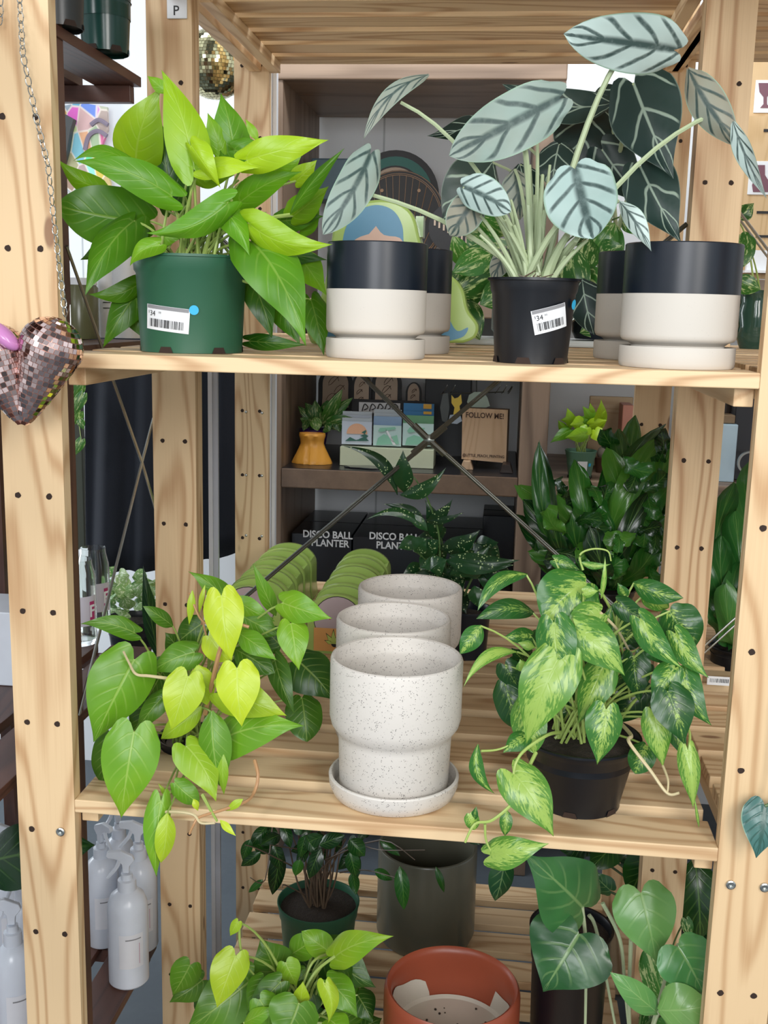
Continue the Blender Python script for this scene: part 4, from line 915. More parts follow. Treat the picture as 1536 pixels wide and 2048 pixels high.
for a, ot in ((tR, tL), (tL, tR)):
    ax = a-tipp; axo = ot-tipp; po = hp(RR, axo.length)
    def inside(c, axo=axo, po=po):
        s = (c-tipp).dot(axo)/axo.length_squared
        return 0 < s < 1 and (c-tipp-axo*s).length < po(s)*.985
    tiles(b, None, tipp, ax, hp(RR, ax.length), .0046, inside)
fin(b, 'mirror_tiles', ROSE, t, False)
b = nb()
def chain(b, p0, p1, n, lw=.0026, ll=.0050, r=.00055):
    sag = V((0, 0, -.004))
    for i in range(n):
        s = (i+.5)/n; c = p0.lerp(p1, s)+sag*4*s*(1-s); d = (p1-p0).normalized(); e = d.cross(V((0, 1, 0))).normalized()
        if i % 2: e = (e*.35+V((0, 1, 0))*.95).normalized()
        pts = [c+d*ll*cos(k*pi/6)+e*lw*sin(k*pi/6) for k in range(13)]
        tube(b, pts, r, 5)
ch0 = P(36, -60, -.012); ch1 = P(131, 632, HY+.01)
chain(b, ch0, P(46, 110, -.012), 9); chain(b, P(46, 110, -.012), P(96, 330, -.012), 12); chain(b, P(96, 330, -.012), ch1, 16)
tube(b, [ch1, P(133, 645, HY), P(132, 655, HY)], .0006, 5); tube(b, [ch1+V((.001, 0, 0)), P(141, 610, HY), P(141, 650, HY)], .0006, 5)
chain(b, P(2, -40, -.012), P(0, 45, -.012), 4)
fin(b, 'chain', STEEL, t)
b = nb(); bmesh.ops.create_uvsphere(b, u_segments=24, v_segments=12, radius=1, matrix=Matrix.Translation(P(8, 672, HY-.018)) @ Matrix.Rotation(.75, 4, 'Y') @ Matrix.Diagonal((.017, .010, .0075, 1)))
fin(b, 'pink_patch', plain('plain_pink', (.55, .22, .48), .2), t)  # smooth flattened pink oval on the left lobe
t = thing('disco_ball', 'gold mirror disco ball hanging behind the rear left post', 'disco ball', P(432, 195, 1.08))
c = P(430, 128, 1.08); R = 67*mpp(c); a0 = c-V((0, 0, R)); ax = V((0, 0, 2*R))
sp = lambda s: R*math.sqrt(max(0, 1-(2*s-1)**2))
b = nb(); revolve(b, a0, ax, lambda s: sp(s)*.985, 20, 32); fin(b, 'ball_body', GOLDB, t)
b = nb(); tiles(b, None, a0, ax, sp, .0062, jit=.06); fin(b, 'mirror_tiles', GOLD, t, False)
b = nb(); tube(b, [c+V((0, 0, R)), c+V((-.004, 0, R+.3))], .0006, 5); fin(b, 'hanging_wire', STEEL, t)
# P tag
def pxbox(bm, x0, y0, x1, y1, Y, d, mi=0, rnd=.5):
    a = P(x0, y0, Y); c_ = P(x1, y1, Y); return box(bm, min(a.x, c_.x), max(a.x, c_.x), Y, Y+d, min(a.z, c_.z), max(a.z, c_.z), rnd, mi)
b = nb(); pxbox(b, 333, -14, 374, 37, .4565, .002)
tg = setp(fin(b, 'letter_tag', WHT, None, False, bev=.0015), 'small white tag with the letter P on the left middle post', 'tag')
cP = P(352, 30, .4558); text_part('tag_letter', 'P', .017, INK, lambda x, y: V((cP.x+x, .4560, cP.z+y)), tg, .0001)
# ================= green glazed planters =================
GG = plain('green_glaze', (.40, .56, .15), .2); GG2 = plain('green_glaze_pocket', (.14, .25, .04), .25)
LAV = plain('lavender_print', (.50, .40, .42), .35); ORG = plain('orange_print', (.75, .38, .12), .4); LGR = plain('lime_print', (.50, .62, .14), .4)
BLUE = plain('blue_print', (.09, .27, .42), .35); SKIN = plain('peach_print', (.68, .45, .34), .4)
def arch(X, Z0, w, h, n=16):
    r = w/2; pts = [(X-r*1.05, Z0), (X-r, Z0+h*.25), (X-r, Z0+h*.62)]
    rz = h*.38
    pts += [(X-r*cos(pi*k/n), Z0+h*.62+rz*sin(pi*k/n)) for k in range(1, n)]
    pts += [(X+r, Z0+h*.62), (X+r, Z0+h*.25), (X+r*1.05, Z0)]; return pts
def gplanter(X, Y, label, w=.092, h=.092, D=.060, Z0=.0003, art=True):
    t = thing('glazed_planter', label, 'planter', (X, Y, Z0), 'green glazed planters nested in two rows')
    b = nb(); o = arch(X, Z0, w, h); cz = Z0+h*.45; ys = [(0, 0, 0), (.006, .0015, 0), (.012, 0, 0), (.0125, 0, 1), (D-.010, 0, 1), (D-.0095, 0, 0), (D-.003, .0, 0), (D, -.002, 0)]
    rows = []
    for dy, pu, pk in ys:
        row = []
        for i, (x, z) in enumerate(o):
            q = V((x-X, 0, z-cz)); L = q.length; f = (L+pu)/L
            if pk and 6 <= i <= len(o)-7: f = (L-.020)/L
            elif pk and i in (5, len(o)-6): f = (L-.020)/L
            if z <= Z0+.001: f = 1
            row.append(b.verts.new((X+q.x*f, Y+dy, cz+q.z*f)))
        rows.append(row)
    for A, B in zip(rows, rows[1:]):
        for i in range(len(o)-1): b.faces.new((A[i], A[i+1], B[i+1], B[i]))
    b.faces.new(rows[0][::-1]); b.faces.new(rows[-1])
    for A, B in zip(rows, rows[1:]): b.faces.new((A[0], B[0], B[-1], A[-1]))
    fin(b, 'planter_body', GG, t)
    if art:
        def disc(cx, cz_, r, y, mat, nm, a0=0, a1=2*pi, lb=None):
            bb = nb(); poly(bb, [V((cx+r*cos(a0+(a1-a0)*k/28), y, cz_+r*sin(a0+(a1-a0)*k/28))) for k in range(29 if a1-a0 < 6 else 28)]); return setp(fin(bb, nm, mat, t, False), label=lb)
        disc(X, Z0+h*.58, w*.40, Y-.0003, INK, 'face_outline', lb='thin black circle'); disc(X, Z0+h*.58, w*.388, Y-.0006, LAV, 'face_print', lb='lavender disc')
        disc(X-.012, Z0+h*.60, .0016, Y-.0008, plain('red_print', (.5, .02, .03), .4), 'eye_print'); disc(X+.020, Z0+h*.56, .0016, Y-.0008, plain('red_print', (.5, .02, .03), .4), 'eye_print')
        bb = nb(); poly(bb, [V((X+a, Y-.0010, Z0+c_)) for a, c_ in ((-.036, .004), (.036, .004), (.036, .040), (-.036, .040))]); setp(fin(bb, 'front_print', ORG, t, False), label='orange block')
        for k_, (mt, nm, yy, g_) in enumerate(((INK, 'leaf_outline', -.0012, 1.14), (LGR, 'leaf_print', -.0015, 1.0))):
            bb = nb(); cx, cz_ = X-.006, Z0+.016
            for an, ln in ((90, .021), (55, .018), (125, .018), (20, .013), (160, .013)):
                a = radians(an); d_ = V((cos(a), 0, sin(a))); s_ = V((-sin(a), 0, cos(a)))
                o_ = V((cx, Y+yy, cz_)); poly(bb, [o_, o_+d_*ln*.5+s_*.003*g_, o_+d_*ln*g_, o_+d_*ln*.5-s_*.003*g_])
            fin(bb, nm, mt, t, False)
        disc(X-.004, Z0+.016, .005, Y-.0017, INK, 'smile_print', pi, 2*pi)
for k in range(5):
    gplanter(.197, .525+.066*k, ['front green glazed planter of the right hand row, with a lavender disc', 'second green glazed planter of the right hand row', 'third green glazed planter of the right hand row', 'fourth green glazed planter of the right hand row', 'rearmost green glazed planter of the right hand row, nearest the black boxes'][k], art=(k == 0))
for k in range(5):
    gplanter(.056, .575+.066*k-.03, ['front green glazed planter of the left hand row behind the heartleaf', 'second green glazed planter of the left hand row', 'third green glazed planter of the left hand row', 'fourth green glazed planter of the left hand row', 'rearmost green glazed planter of the left hand row, beside the rear post'][k], w=.098, h=.092, art=(k == 0))
# big bell shaped one on the upper shelf
YY = .40
t = thing('glazed_planter', 'large green glazed planter with a blue painted panel behind the left black and beige pots', 'planter', (P(780, 690, YY).x, YY, ZU))
out = [(622,688),(612,650),(636,606),(650,560),(660,500),(668,450),(688,420),(722,404),(770,399),(806,410),(828,434),(840,480),(856,530),(882,545),(908,556),(926,580),(936,620),(956,650),(950,675),(926,686)]
def dense(o, Y, n=5): return spline([P(x, y, Y) for x, y in o], n)
def snap(ps, lo):
    for p in ps: p.z = max(p.z, lo)
    return ps
b = nb(); poly(b, snap(dense(out, YY), ZU+.0003), depth=V((0, .055, 0))); fin(b, 'planter_body', GG, t, bev=.004)
hair = [(640,684),(650,640),(668,590),(680,520),(690,460),(712,425),(750,410),(785,420),(804,450),(808,490),(820,540),(850,580),(890,600),(900,640),(915,662),(936,655),(928,672),(905,680),(880,684)]
b = nb(); poly(b, snap(dense(hair, YY-.0006), ZU+.002)); setp(fin(b, 'front_print', BLUE, t, False), label='blue painted shape')
b = nb(); poly(b, dense([(752,452),(768,470),(800,476),(800,500),(700,500),(712,478),(738,468)], YY-.0012, 3)); fin(b, 'face_print', SKIN, t, False)
b = nb(); pxbox(b, 832, 432, 846, 474, YY+.02, .03); fin(b, 'side_window', plain('pale_window', (.45, .60, .35), .1), t, False)
# ================= bookcase contents =================
def flatdisc(bm, c, r, Y, d, mi=0, n=40):
    poly(bm, [V((c.x+r*cos(2*pi*k/n), Y, c.z+r*sin(2*pi*k/n))) for k in range(n)], mi, V((0, d, 0)))
BKM = plain('black_board', (.010, .010, .012), .5); TEAL = plain('teal_paint', (.02, .16, .13), .5); BEI = plain('beige_ply', (.52, .40, .30), .6); COPR = plain('copper_line', (.42, .24, .12), .4)
zU2 = P(800, 600, BY0).z
b = nb(); box(b, xl+.0005, xr-.0005, BY0, BY1, zU2-.035, zU2); fin(b, 'shelf_board', DKW[0], bc, False, bev=.003)
def disp(b, x, y, rp, Y): c = P(x, y, Y); return c, rp*mpp(c)
c, r = disp(None, 790, 392, 88, 1.70); zc = c.z
t = thing('round_wall_art', 'round black and teal art disc with a cream centre in the back bookcase', 'wall art', c)
for nm, k, mt, dy in (('disc_board', 1, BKM, 0), ('teal_ring', .86, TEAL, -.002), ('black_ring', .66, BKM, -.004), ('cream_centre', .62, BEI, -.006)):
    b = nb(); flatdisc(b, c, r*k, 1.70+dy, .004); fin(b, nm, mt, t, False)
c, r = disp(None, 797, 438, 94, 1.60)
t = thing('round_wall_art', 'round black art disc with thin copper rays in front of the teal one', 'wall art', c)
b = nb(); flatdisc(b, c, r, 1.60, .004); fin(b, 'disc_board', BKM, t, False)
b = nb()
for k in (.985, .93, .90): tube(b, [V((c.x+r*k*cos(a*pi/24), 1.599, c.z+r*k*sin(a*pi/24))) for a in range(49)], .0007, 5)
for i in range(-6, 7):
    x = i*.145*r; z1 = math.sqrt(max(0, (r*.9)**2-(x*1.0)**2)); tube(b, [V((c.x+x*.5, 1.599, c.z-r*.8)), V((c.x+x, 1.599, c.z+z1))], .0006, 5)
for x, y in ((764, 381), (838, 381)): p = P(x, y, 1.598); flatdisc(b, p, .004, 1.597, .002, n=12)
fin(b, 'copper_lines', COPR, t)
c, r = disp(None, 905, 455, 48, 1.5)
t = thing('round_wall_art', 'small round black disc with pale stripes beside the rayed one', 'wall art', c)
b = nb(); flatdisc(b, c, r, 1.5, .004); fin(b, 'disc_board', BKM, t, False)
b = nb()
for k in range(9): q = P(868+k*9, 440+k*5, 1.498); box(b, q.x, q.x+.004, 1.498, 1.4995, q.z-.012, q.z+.008)
fin(b, 'pale_stripes', BEI, t, False)
b = nb(); pxbox(b, 622, 316, 704, 400, 1.62, .1); b2 = fin(b, 'storage_box', plain('slate_blue', (.10, .17, .22), .5), None, False, bev=.004); setp(b2, 'slate blue box behind the neon pothos in the back bookcase', 'box')
# torso vase
c = P(624, 934, 1.44); c.z = zs; k = mpp(c)
t = setp(None or thing('torso_vase', 'golden yellow torso shaped vase on the back bookcase shelf', 'vase', c))
b = nb(); hh = (P(624, 866, 1.44).z-zs)
pr = [(0, 0), (41, 0), (41, .03), (38, .14), (33, .30), (27, .5), (23.5, .66), (24.5, .80), (27, .92), (26, 1.), (23, 1.0), (22, .94), (0, .9)]
lathe(b, (c.x, c.y, zs+.0004), [(r_*k, z_*hh) for r_, z_ in pr], 40)
for v in b.verts:
    v.co.y = c.y+(v.co.y-c.y)*.62
    dx = v.co.x-c.x; zz = (v.co.z-zs)/hh
    if v.co.y < c.y:
        v.co.y -= .005*math.exp(-((abs(dx)-.011)/.007)**2-((zz-.90)/.10)**2)+.0015*cos(dx*400)*(zz < .8)
fin(b, 'vase_body', plain('golden_glaze', (.72, .33, .045), .35), t)
c = P(627, 900, 1.54); c.z = zs; k = mpp(c)
t = thing('potted_dieffenbachia', 'small variegated plant in a purple pot behind the golden torso vase', 'potted plant', c)
h2 = P(627, 858, 1.54).z-zs
b = nb(); lathe(b, (c.x, c.y, zs+.0004), [(0, 0), (20*k, 0), (28*k, h2*.9), (28*k, h2), (26*k, h2), (25*k, h2*.93), (0, h2*.9)]); fin(b, 'pot', plain('violet_pot', (.07, .015, .20), .4), t)
L = [(645,848,685,778,26,1.5,1.48,.6),(640,852,706,795,24,1.5,1.5,.5),(650,850,705,835,30,1.48,1.46,.5),(635,850,630,800,24,1.5,1.5,.3),(625,850,600,836,18,1.5,1.48,.5),(625,845,596,812,16,1.5,1.5,.3),(630,835,635,862,24,1.46,1.45,.8),(650,850,660,862,24,1.47,1.46,.5),(640,845,610,805,22,1.5,1.5,.2),(660,845,690,850,24,1.48,1.46,.3),(670,830,680,865,22,1.48,1.46,.2),(615,840,606,862,14,1.48,1.46,.3),(650,830,655,800,24,1.52,1.5,.2)]
plant(1, L, MARB, ST_DK, t, V((c.x, 1.54, zs+h2)), shape='oval', sr=.001)
# card display
t = thing('card_display', 'clear stand of small greeting cards on the back bookcase shelf', 'display', V((P(775, 930, 1.44).x, 1.44, zs)))
b = nb(); a = P(680, 893, 1.42); e = P(868, 893, 1.42); box(b, a.x, e.x, 1.42, 1.50, zs+.0005, a.z); fin(b, 'card_tray', plain('cream_acrylic', (.58, .62, .44), .25), t, False, bev=.001)
ACR = plain('pale_acrylic', (.62, .70, .76), .12)
def cardcols(x0, x1, yb, yts, cols, picts, Y0=1.435):
    for i, (yt, col) in enumerate(zip(yts, cols)):
        b = nb(); Y = Y0+.018*i; pxbox(b, x0+i*.5, yt, x1, yb-4*i, Y, .002)
        o_ = fin(b, 'card', col, t, False)
    for kind, pts, mt in picts:
        b = nb()
        if kind == 'disc': 
            q = P(pts[0], pts[1], Y0-.001); n = 24; poly(b, [V((q.x+pts[2]*mpp(q)*cos(pi*k_/n*pts[3]), Y0-.001, q.z+pts[2]*mpp(q)*sin(pi*k_/n*pts[3]))) for k_ in range(n+1 if pts[3] < 2 else n)])
        else: poly(b, [P(x, y, Y0-.0015) for x, y in pts])
        fin(b, 'card_print', mt, t, False)
C1 = plain('card_sky', (.55, .62, .72), .3); C2 = plain('card_mint', (.50, .68, .66), .3); C3 = plain('card_blue', (.30, .46, .70), .3); C4 = plain('card_leafgreen', (.16, .42, .22), .4); C5 = plain('card_bright_blue', (.03, .22, .50), .4); FOR = plain('forest_print', (.03, .13, .10), .5); PCH = plain('peach_sun', (.75, .42, .26), .5); MNT = plain('mint_print', (.25, .55, .40), .5)
cardcols(684, 743, 890, (842, 835, 829, 822), (C1, ACR, C1, ACR), [('disc', (714, 868, 21, 1.), PCH), ('poly', [(722,882),(718,878),(727,874),(720,872),(729,868),(723,865),(731,860),(728,856),(733,862),(730,868),(737,872),(732,876),(738,882)], FOR), ('poly', [(690,882),(700,874),(712,880),(720,878),(736,882)], FOR)])
cardcols(747, 802, 893, (850, 832, 826, 818), (C2, C3, ACR, ACR), [('poly', [(752,890),(756,876),(768,868),(780,874),(794,870),(798,888)], MNT), ('poly', [(756,862),(760,856),(790,854),(792,858),(762,864)], MNT), ('poly', [(770,858),(776,862),(792,890),(786,890)], WHT)])
cardcols(806, 866, 893, (846, 830, 822, 806), (C2, C4, C5, C5), [('poly', [(810,890),(814,876),(828,870),(842,874),(858,868),(862,888)], MNT), ('poly', [(814,862),(820,854),(850,856),(848,860),(818,866)], MNT)])
b = nb(); pxbox(b, 847, 808, 863, 818, 1.484, .002); pxbox(b, 847, 823, 863, 829, 1.466, .002); fin(b, 'card_print', plain('amber_print', (.75, .42, .05), .5), t, False)
b = nb(); q = P(755, 934, 1.39); nn_ = 36
poly(b, [V((q.x+.075*cos(2*pi*k/nn_)*(1+.06*sin(k*2.1)), 1.395+.022*sin(2*pi*k/nn_)*(1+.1*cos(k*1.7)), zs+.0004)) for k in range(nn_)], depth=V((0, 0, .003)))
setp(fin(b, 'resin_tray', plain('black_resin', (.012, .013, .016), .08), None, False, bev=.0008), 'flat glossy black tray with a wavy edge in front of the card stand', 'tray')
# arch boards
def archboard(x0, x1, yt, yb, Y, label, name='arch_plaque', tail=None):
    a = P(x0, yt, Y); e = P(x1, yb, Y); w = e.x-a.x; h = a.z-e.z; t = thing(name, label, 'wall art', V(((a.x+e.x)/2, Y, e.z)), 'black framed wooden arch plaques')
    for nm, ins, mt, dy in (('frame', 0, BKM, 0), ('wood_inlay', .13, BEI, -.002)):
        o_ = arch((a.x+e.x)/2, e.z+h*ins*.6, w*(1-2*ins), h*(1-ins*.9), 14); b = nb(); poly(b, [V((x, Y+dy, z)) for x, z in o_], depth=V((0, .006, 0))); fin(b, nm, mt, t, False)
    b = nb()
    for k in range(3):
        cx = (a.x+e.x)/2+w*random.uniform(-.12, .12); cz = e.z+h*(.3+.2*k); tube(b, [V((cx+w*.15*cos(x_*.7), Y-.003, cz+w*.13*sin(x_*.9))) for x_ in range(10)], .0006, 4)
    fin(b, 'engraved_lines', plain('burnt_line', (.10, .06, .04), .7), t)
archboard(637, 705, 735, 822, 1.68, 'wide black arch plaque with a wooden inlay nearest the bookcase side'); archboard(704, 742, 745, 822, 1.66, 'narrow black arch plaque beside the wide one'); archboard(744, 802, 735, 822, 1.67, 'black arch plaque with puzzle like engraved lines'); archboard(812, 842, 764, 822, 1.65, 'smallest black arch plaque right of the others')
b = nb(); pxbox(b, 704, 798, 850, 828, 1.60, .006); s_ = fin(b, 'name_sign', BKM, None, False); setp(s_, 'black framed sign with white panel behind the card stand', 'sign')
b = nb(); pxbox(b, 718, 804, 800, 828, 1.597, .002); pn = fin(b, 'white_panel', WHT, s_, False)
b = nb()
for k in range(5): x = 724+k*15; tube(b, spline([P(x, 822, 1.594), P(x+5, 808, 1.594), P(x+12, 815, 1.594), P(x+4, 820, 1.594)], 4), .0011, 5)
fin(b, 'brush_strokes', INK, s_)
b = nb(); pxbox(b, 851, 752, 937, 925, 1.66, .05); setp(fin(b, 'display_board', plain('black_slab', (.018, .022, .028), .4), None, False, bev=.002), 'tall matte black board standing behind the keychain rack', 'board')
# hook rack and charms
t = thing('hook_rack', 'dark wire hook rack on the back bookcase shelf', 'rack', P(950, 930, 1.52))
b = nb(); tube(b, [P(880, 788, 1.52), P(1008, 784, 1.52)], .0013, 6); tube(b, [P(953, 745, 1.52), P(953, 930, 1.52)], .0016, 6)
for x in (884, 900, 990, 1003, 1016): tube(b, spline([P(x, 787, 1.52), P(x+2, 785, 1.46), P(x+8, 776, 1.45), P(x+11, 770, 1.45)], 3), .001, 5)
tube(b, [P(1016, 784, 1.52), P(1025, 772, 1.50)], .0011, 5); fin(b, 'wire_frame', DSTEEL, t)
def charm(pts, Y, mat, label, name='keychain'):
    b = nb(); poly(b, [P(x, y, Y) for x, y in pts], depth=V((0, .002, 0))); return setp(fin(b, name, mat, None, False), label, 'keychain', 'acrylic keychains on the hook rack')
charm([(903,790),(909,797),(916,795),(922,789),(924,806),(919,812),(921,826),(914,832),(906,832),(909,815),(903,806)], 1.455, plain('yellow_acrylic', (.72, .52, .05), .25), 'yellow acrylic keychain on the hook rack')
charm([(938,790),(948,784),(966,784),(975,795),(980,812),(972,815),(940,815),(934,804)], 1.46, plain('sage_acrylic', (.30, .38, .32), .2), 'pale sage acrylic keychain shaped like a rounded cap')
charm([(900,830),(920,828),(924,842),(914,848),(896,846)], 1.45, plain('ice_acrylic', (.40, .48, .58), .15), 'icy clear acrylic keychain below the yellow one')
charm([(886,788),(896,786),(899,815),(894,845),(884,842),(880,815)], 1.47, plain('smoke_acrylic', (.10, .11, .12), .15), 'smoky clear packet hanging left of the yellow keychain')
# follow me sign
sg = thing('wooden_sign', 'small square wooden sign reading FOLLOW ME on two wooden feet', 'sign', P(970, 930, 1.45))
SY = 1.45; a = P(925, 816, SY); tr = P(1016, 820, SY); bl = P(923, 918, SY); br = P(1012, 926, SY)
PLYF = wood('ply_face', 2, (.62, .43, .27), (.52, .34, .20), .6, False)
b = nb(); poly(b, [a, tr, br, bl], depth=V((0, .006, 0))); pn = fin(b, 'sign_board', PLYF, sg, False)
b = nb(); poly(b, [p+V((.004, .0065, .002)) for p in (a, tr, br, bl)], depth=V((0, .005, 0))); fin(b, 'sign_back', plain('charred_edge', (.06, .035, .02), .7), sg, False)
ux = (tr-a)/(1016-925.)*1.; uz = (a-bl)/(918-816.)
def sgm(px, py):
    o_ = a+ux*(px-925)-uz*(py-816)
    return lambda x, y: o_+ux.normalized()*x+uz.normalized()*y+V((0, -.0008, 0))
BRN = plain('burnt_letters', (.09, .05, .035), .7)
kk = mpp(a)
text_part('sign_text', 'FOLLOW ME!', 15*kk, BRN, sgm(970, 834), sg, .0004, xs=.86)
text_part('sign_text', '@LITTLE_PEACH_PRINTING', 7.6*kk, BRN, sgm(969, 912), sg, .0002, xs=.88)
for x0, Y, mt, nm in ((921, 1.43, PLYF, 'light wooden foot'), (1001, 1.40, plain('dark_foot', (.03, .018, .014), .4), 'dark wooden foot')):
    q = P(x0, 905, Y); w = 24*kk; b = nb()
    poly(b, [V((q.x, Y, zs+.0003)), V((q.x+w*1.1, Y, zs+.0003)), V((q.x+w*.85, Y, zs+.020)), V((q.x+w*.25, Y, zs+.020))], depth=V((0, .05, 0)))
    setp(fin(b, 'foot', mt, sg, False, bev=.001), label=nm)
# black boxes
BX1 = plain('black_carton', (.009, .012, .019), .22)
def carton(x0, x1, yt, Y, dep, label, txt, tx, ty, sz, img=True):
    a = P(x0, yt, Y); e = P(x1, yt, Y); t = thing('carton', label, 'box', V(((a.x+e.x)/2, Y, zl)), 'black cartons in the back bookcase')
    b = nb(); box(b, a.x, e.x, Y, Y+dep, zl+.0005, a.z); fin(b, 'box_body', BX1, t, False, bev=.002)
    b = nb(); box(b, a.x+.001, e.x-.001, Y+dep*.5, Y+dep*.505, a.z, a.z+.0008); fin(b, 'lid_seam', INK, t, False)
    for s_, x_, y_ in txt:
        q = P(x_, y_, Y-.001); text_part('box_text', s_, sz*mpp(q), WHT, lambda x, y: V((q.x+x, Y-.001, q.z+y)), t, .0006, xs=.92)
    return t
carton(583, 703, 1066, 1.42, .30, 'black disco ball planter carton at the left end of the row', [('DISCO BALL', 655, 1076), ('PLANTER', 660, 1093)], 0, 0, 20)
carton(706, 964, 1072, 1.42, .30, 'wide black disco ball planter carton behind the dotted plant', [('DISCO BALL', 788, 1080), ('PLANTER', 790, 1098)], 0, 0, 20)
carton(966, 1034, 1030, 1.60, .15, 'plain black block added in place of the shadow beside the bookcase upright', [], 0, 0, 20)  # dark block standing in for the shaded recess next to the wide carton
t = carton(1079, 1165, 1052, 1.42, .28, 'black carton with a leafy picture behind the fern', [('DISCO BALL', 1142, 1072), ('a Little Sparkle', 1130, 1145)], 0, 0, 15)
N = NT('leafy_picture'); cc = N.coord(); v_ = N.vor(cc, 120, 'Color'); w_ = N.noise(cc, 60, 3)
b = nb(); pxbox(b, 1082, 1078, 1122, 1134, 1.418, .001); fin(b, 'box_picture', N.set(N.mix(N.sm(w_, .42, .58), (.05, .20, .04), (.60, .68, .42)), .3), t, False)
# neon pothos in the back
c = P(1162, 900, 1.40); kk = mpp(c); zb2 = zs-.003
t = thing('potted_pothos', 'small neon pothos in a green pot with a white label on the back bookcase', 'potted plant', V((c.x, 1.40, zb2)))
nursery(t, V((c.x, 1.40, c.z)), zb2+.0003, 31*kk, 23*kk, plain('sage_pot', (.09, .20, .13), .45), .25, .001)
f1 = cone_map(c, zb2, 31*kk, 23*kk, c.z-zb2, -pi/2+.1, .030, 0, .0006); patch(t, f1, .022, .022, WHT, 'price_label'); patch(t, cone_map(c, zb2, 31*kk, 23*kk, c.z-zb2, -pi/2+.65, .033, 0, .0012), .007, .007, CYAN, 'round_sticker')
L = [(1200,850,1202,798,26,1.38,1.36,.85,dict(roll=20)),(1190,845,1165,812,26,1.4,1.4,.6),(1145,850,1134,815,22,1.38,1.38,.7),(1165,845,1140,850,30,1.37,1.36,.8),(1140,860,1100,886,24,1.38,1.36,.3),(1170,868,1130,875,30,1.35,1.34,.6),(1180,850,1215,840,24,1.38,1.36,.9),(1190,860,1200,885,28,1.36,1.34,.9),(1160,850,1185,830,26,1.4,1.4,.5),(1150,840,1120,840,20,1.4,1.4,.7),(1175,855,1160,875,26,1.36,1.35,.75),(1185,835,1180,805,16,1.4,1.4,.7),(1205,870,1222,880,20,1.38,1.37,.5),(1130,862,1116,840,18,1.4,1.4,.6),(1195,845,1212,820,24,1.38,1.36,.8)]
plant(1, L, LIME, ST_LIME, t, V((c.x, 1.40, c.z-.004)), sr=.0009, jit=.012)
def prop(label, cat, name, x0, y0, x1, y1, Y, d, mt, ground=None, bev=.002):
    b = nb(); a = P(x0, y0, Y); e = P(x1, y1, Y); z0 = e.z if ground is None else ground
    box(b, a.x, e.x, Y, Y+d, z0, a.z); return setp(fin(b, name, mt, None, False, bev=bev), label, cat)
LWD = wood('light_board', 0, (.52, .40, .26), (.42, .30, .18), .6, True)
prop('light wooden board leaning behind the small neon pothos', 'board', 'wooden_board', 1180, 792, 1260, 900, 1.60, .012, LWD, zs-.0027)
prop('salmon pink slim book standing beside the rear right post', 'book', 'book', 1246, 810, 1263, 880, 1.50, .08, plain('salmon_cover', (.62, .27, .20), .5), zs-.0027)
c = P(1208, 900, 1.5); t = thing('cactus_pot', 'small brown pot with a woolly cactus top behind the fern', 'potted plant', V((c.x, 1.5, zs)))
b = nb(); lathe(b, (c.x, 1.5, zs-.0027), [(0, 0), (.016, 0), (.021, .035), (.018, .036), (0, .034)]); fin(b, 'pot', plain('brown_glaze', (.08, .04, .025), .35), t)
b = nb(); bmesh.ops.create_uvsphere(b, u_segments=20, v_segments=12, radius=.016, matrix=Matrix.Translation((c.x, 1.5, zs+.042))); fin(b, 'cactus_body', plain('woolly_cactus', (.25, .22, .17), .9), t)
q = prop('white gift bag with arched lettering on the right part of the bookcase', 'bag', 'gift_bag', 1434, 848, 1468, 956, 1.42, .06, plain('bag_white', (.50, .66, .76), .3), zs-.0027)
prop('kraft brown box on top of the white bag', 'box', 'kraft_box', 1448, 830, 1470, 847.5, 1.43, .05, plain('kraft', (.24, .16, .09), .6))
prop('dark patterned book standing right of the white bag', 'book', 'book', 1474, 790, 1512, 950, 1.46, .06, plain('ink_cover', (.018, .020, .028), .4), zs-.0027)
prop('dark brown book spine leaning behind the kraft box', 'book', 'book', 1458, 765, 1476, 830, 1.52, .06, plain('umber_cover', (.05, .03, .02), .5), zs-.0027)
c = P(1498, 930, 1.38); b = nb()
M = Matrix.Translation((c.x, 1.38, P(1498, 925, 1.38).z)) @ Matrix.Rotation(pi/2, 4, 'X'); lathe(b, (0, 0, 0), [(.022, 0), (.026, 0), (.026, .01), (.022, .01), (.022, 0)], 30)
for v in b.verts: v.co = M @ v.co
setp(fin(b, 'ring_frame', plain('silver_ring', (.30, .31, .30), .3, Metallic=.8), None), 'grey ring shaped frame in front of the dark book', 'frame')
# sticker display at the right edge
zq = P(1500, 561, 1.44).z
b = nb(); box(b, xr2+.001, xr2+.75, BY0+.01, BY1, zq-.035, zq); fin(b, 'shelf_board', DKW[0], bc2, False, bev=.003)
t = thing('sticker_display', 'plywood display board with slotted shelves at the right edge', 'display', P(1510, 560, 1.45))
b = nb(); pxbox(b, 1493, 118, 1640, 300, 1.46, .012); pxbox(b, 1484, 232, 1640, 560, 1.44, .012); fin(b, 'display_board', wood('ply_display', 2, (.66, .47, .26), (.52, .34, .16), .6, False), t, False)
b = nb(); 
for x, y in ((1528, 258), (1514, 422), (1512, 470)): pxbox(b, x, y, x+60, y+6, 1.438, .002)
fin(b, 'slots', INK, t, False)
b = nb(); pxbox(b, 1496, 500, 1640, 544, 1.42, .015); pxbox(b, 1490, 540, 1640, 548, 1.40, .04); fin(b, 'ledge', WHT, t, False)
PLUM = plain('plum_print', (.16, .05, .08), .4)
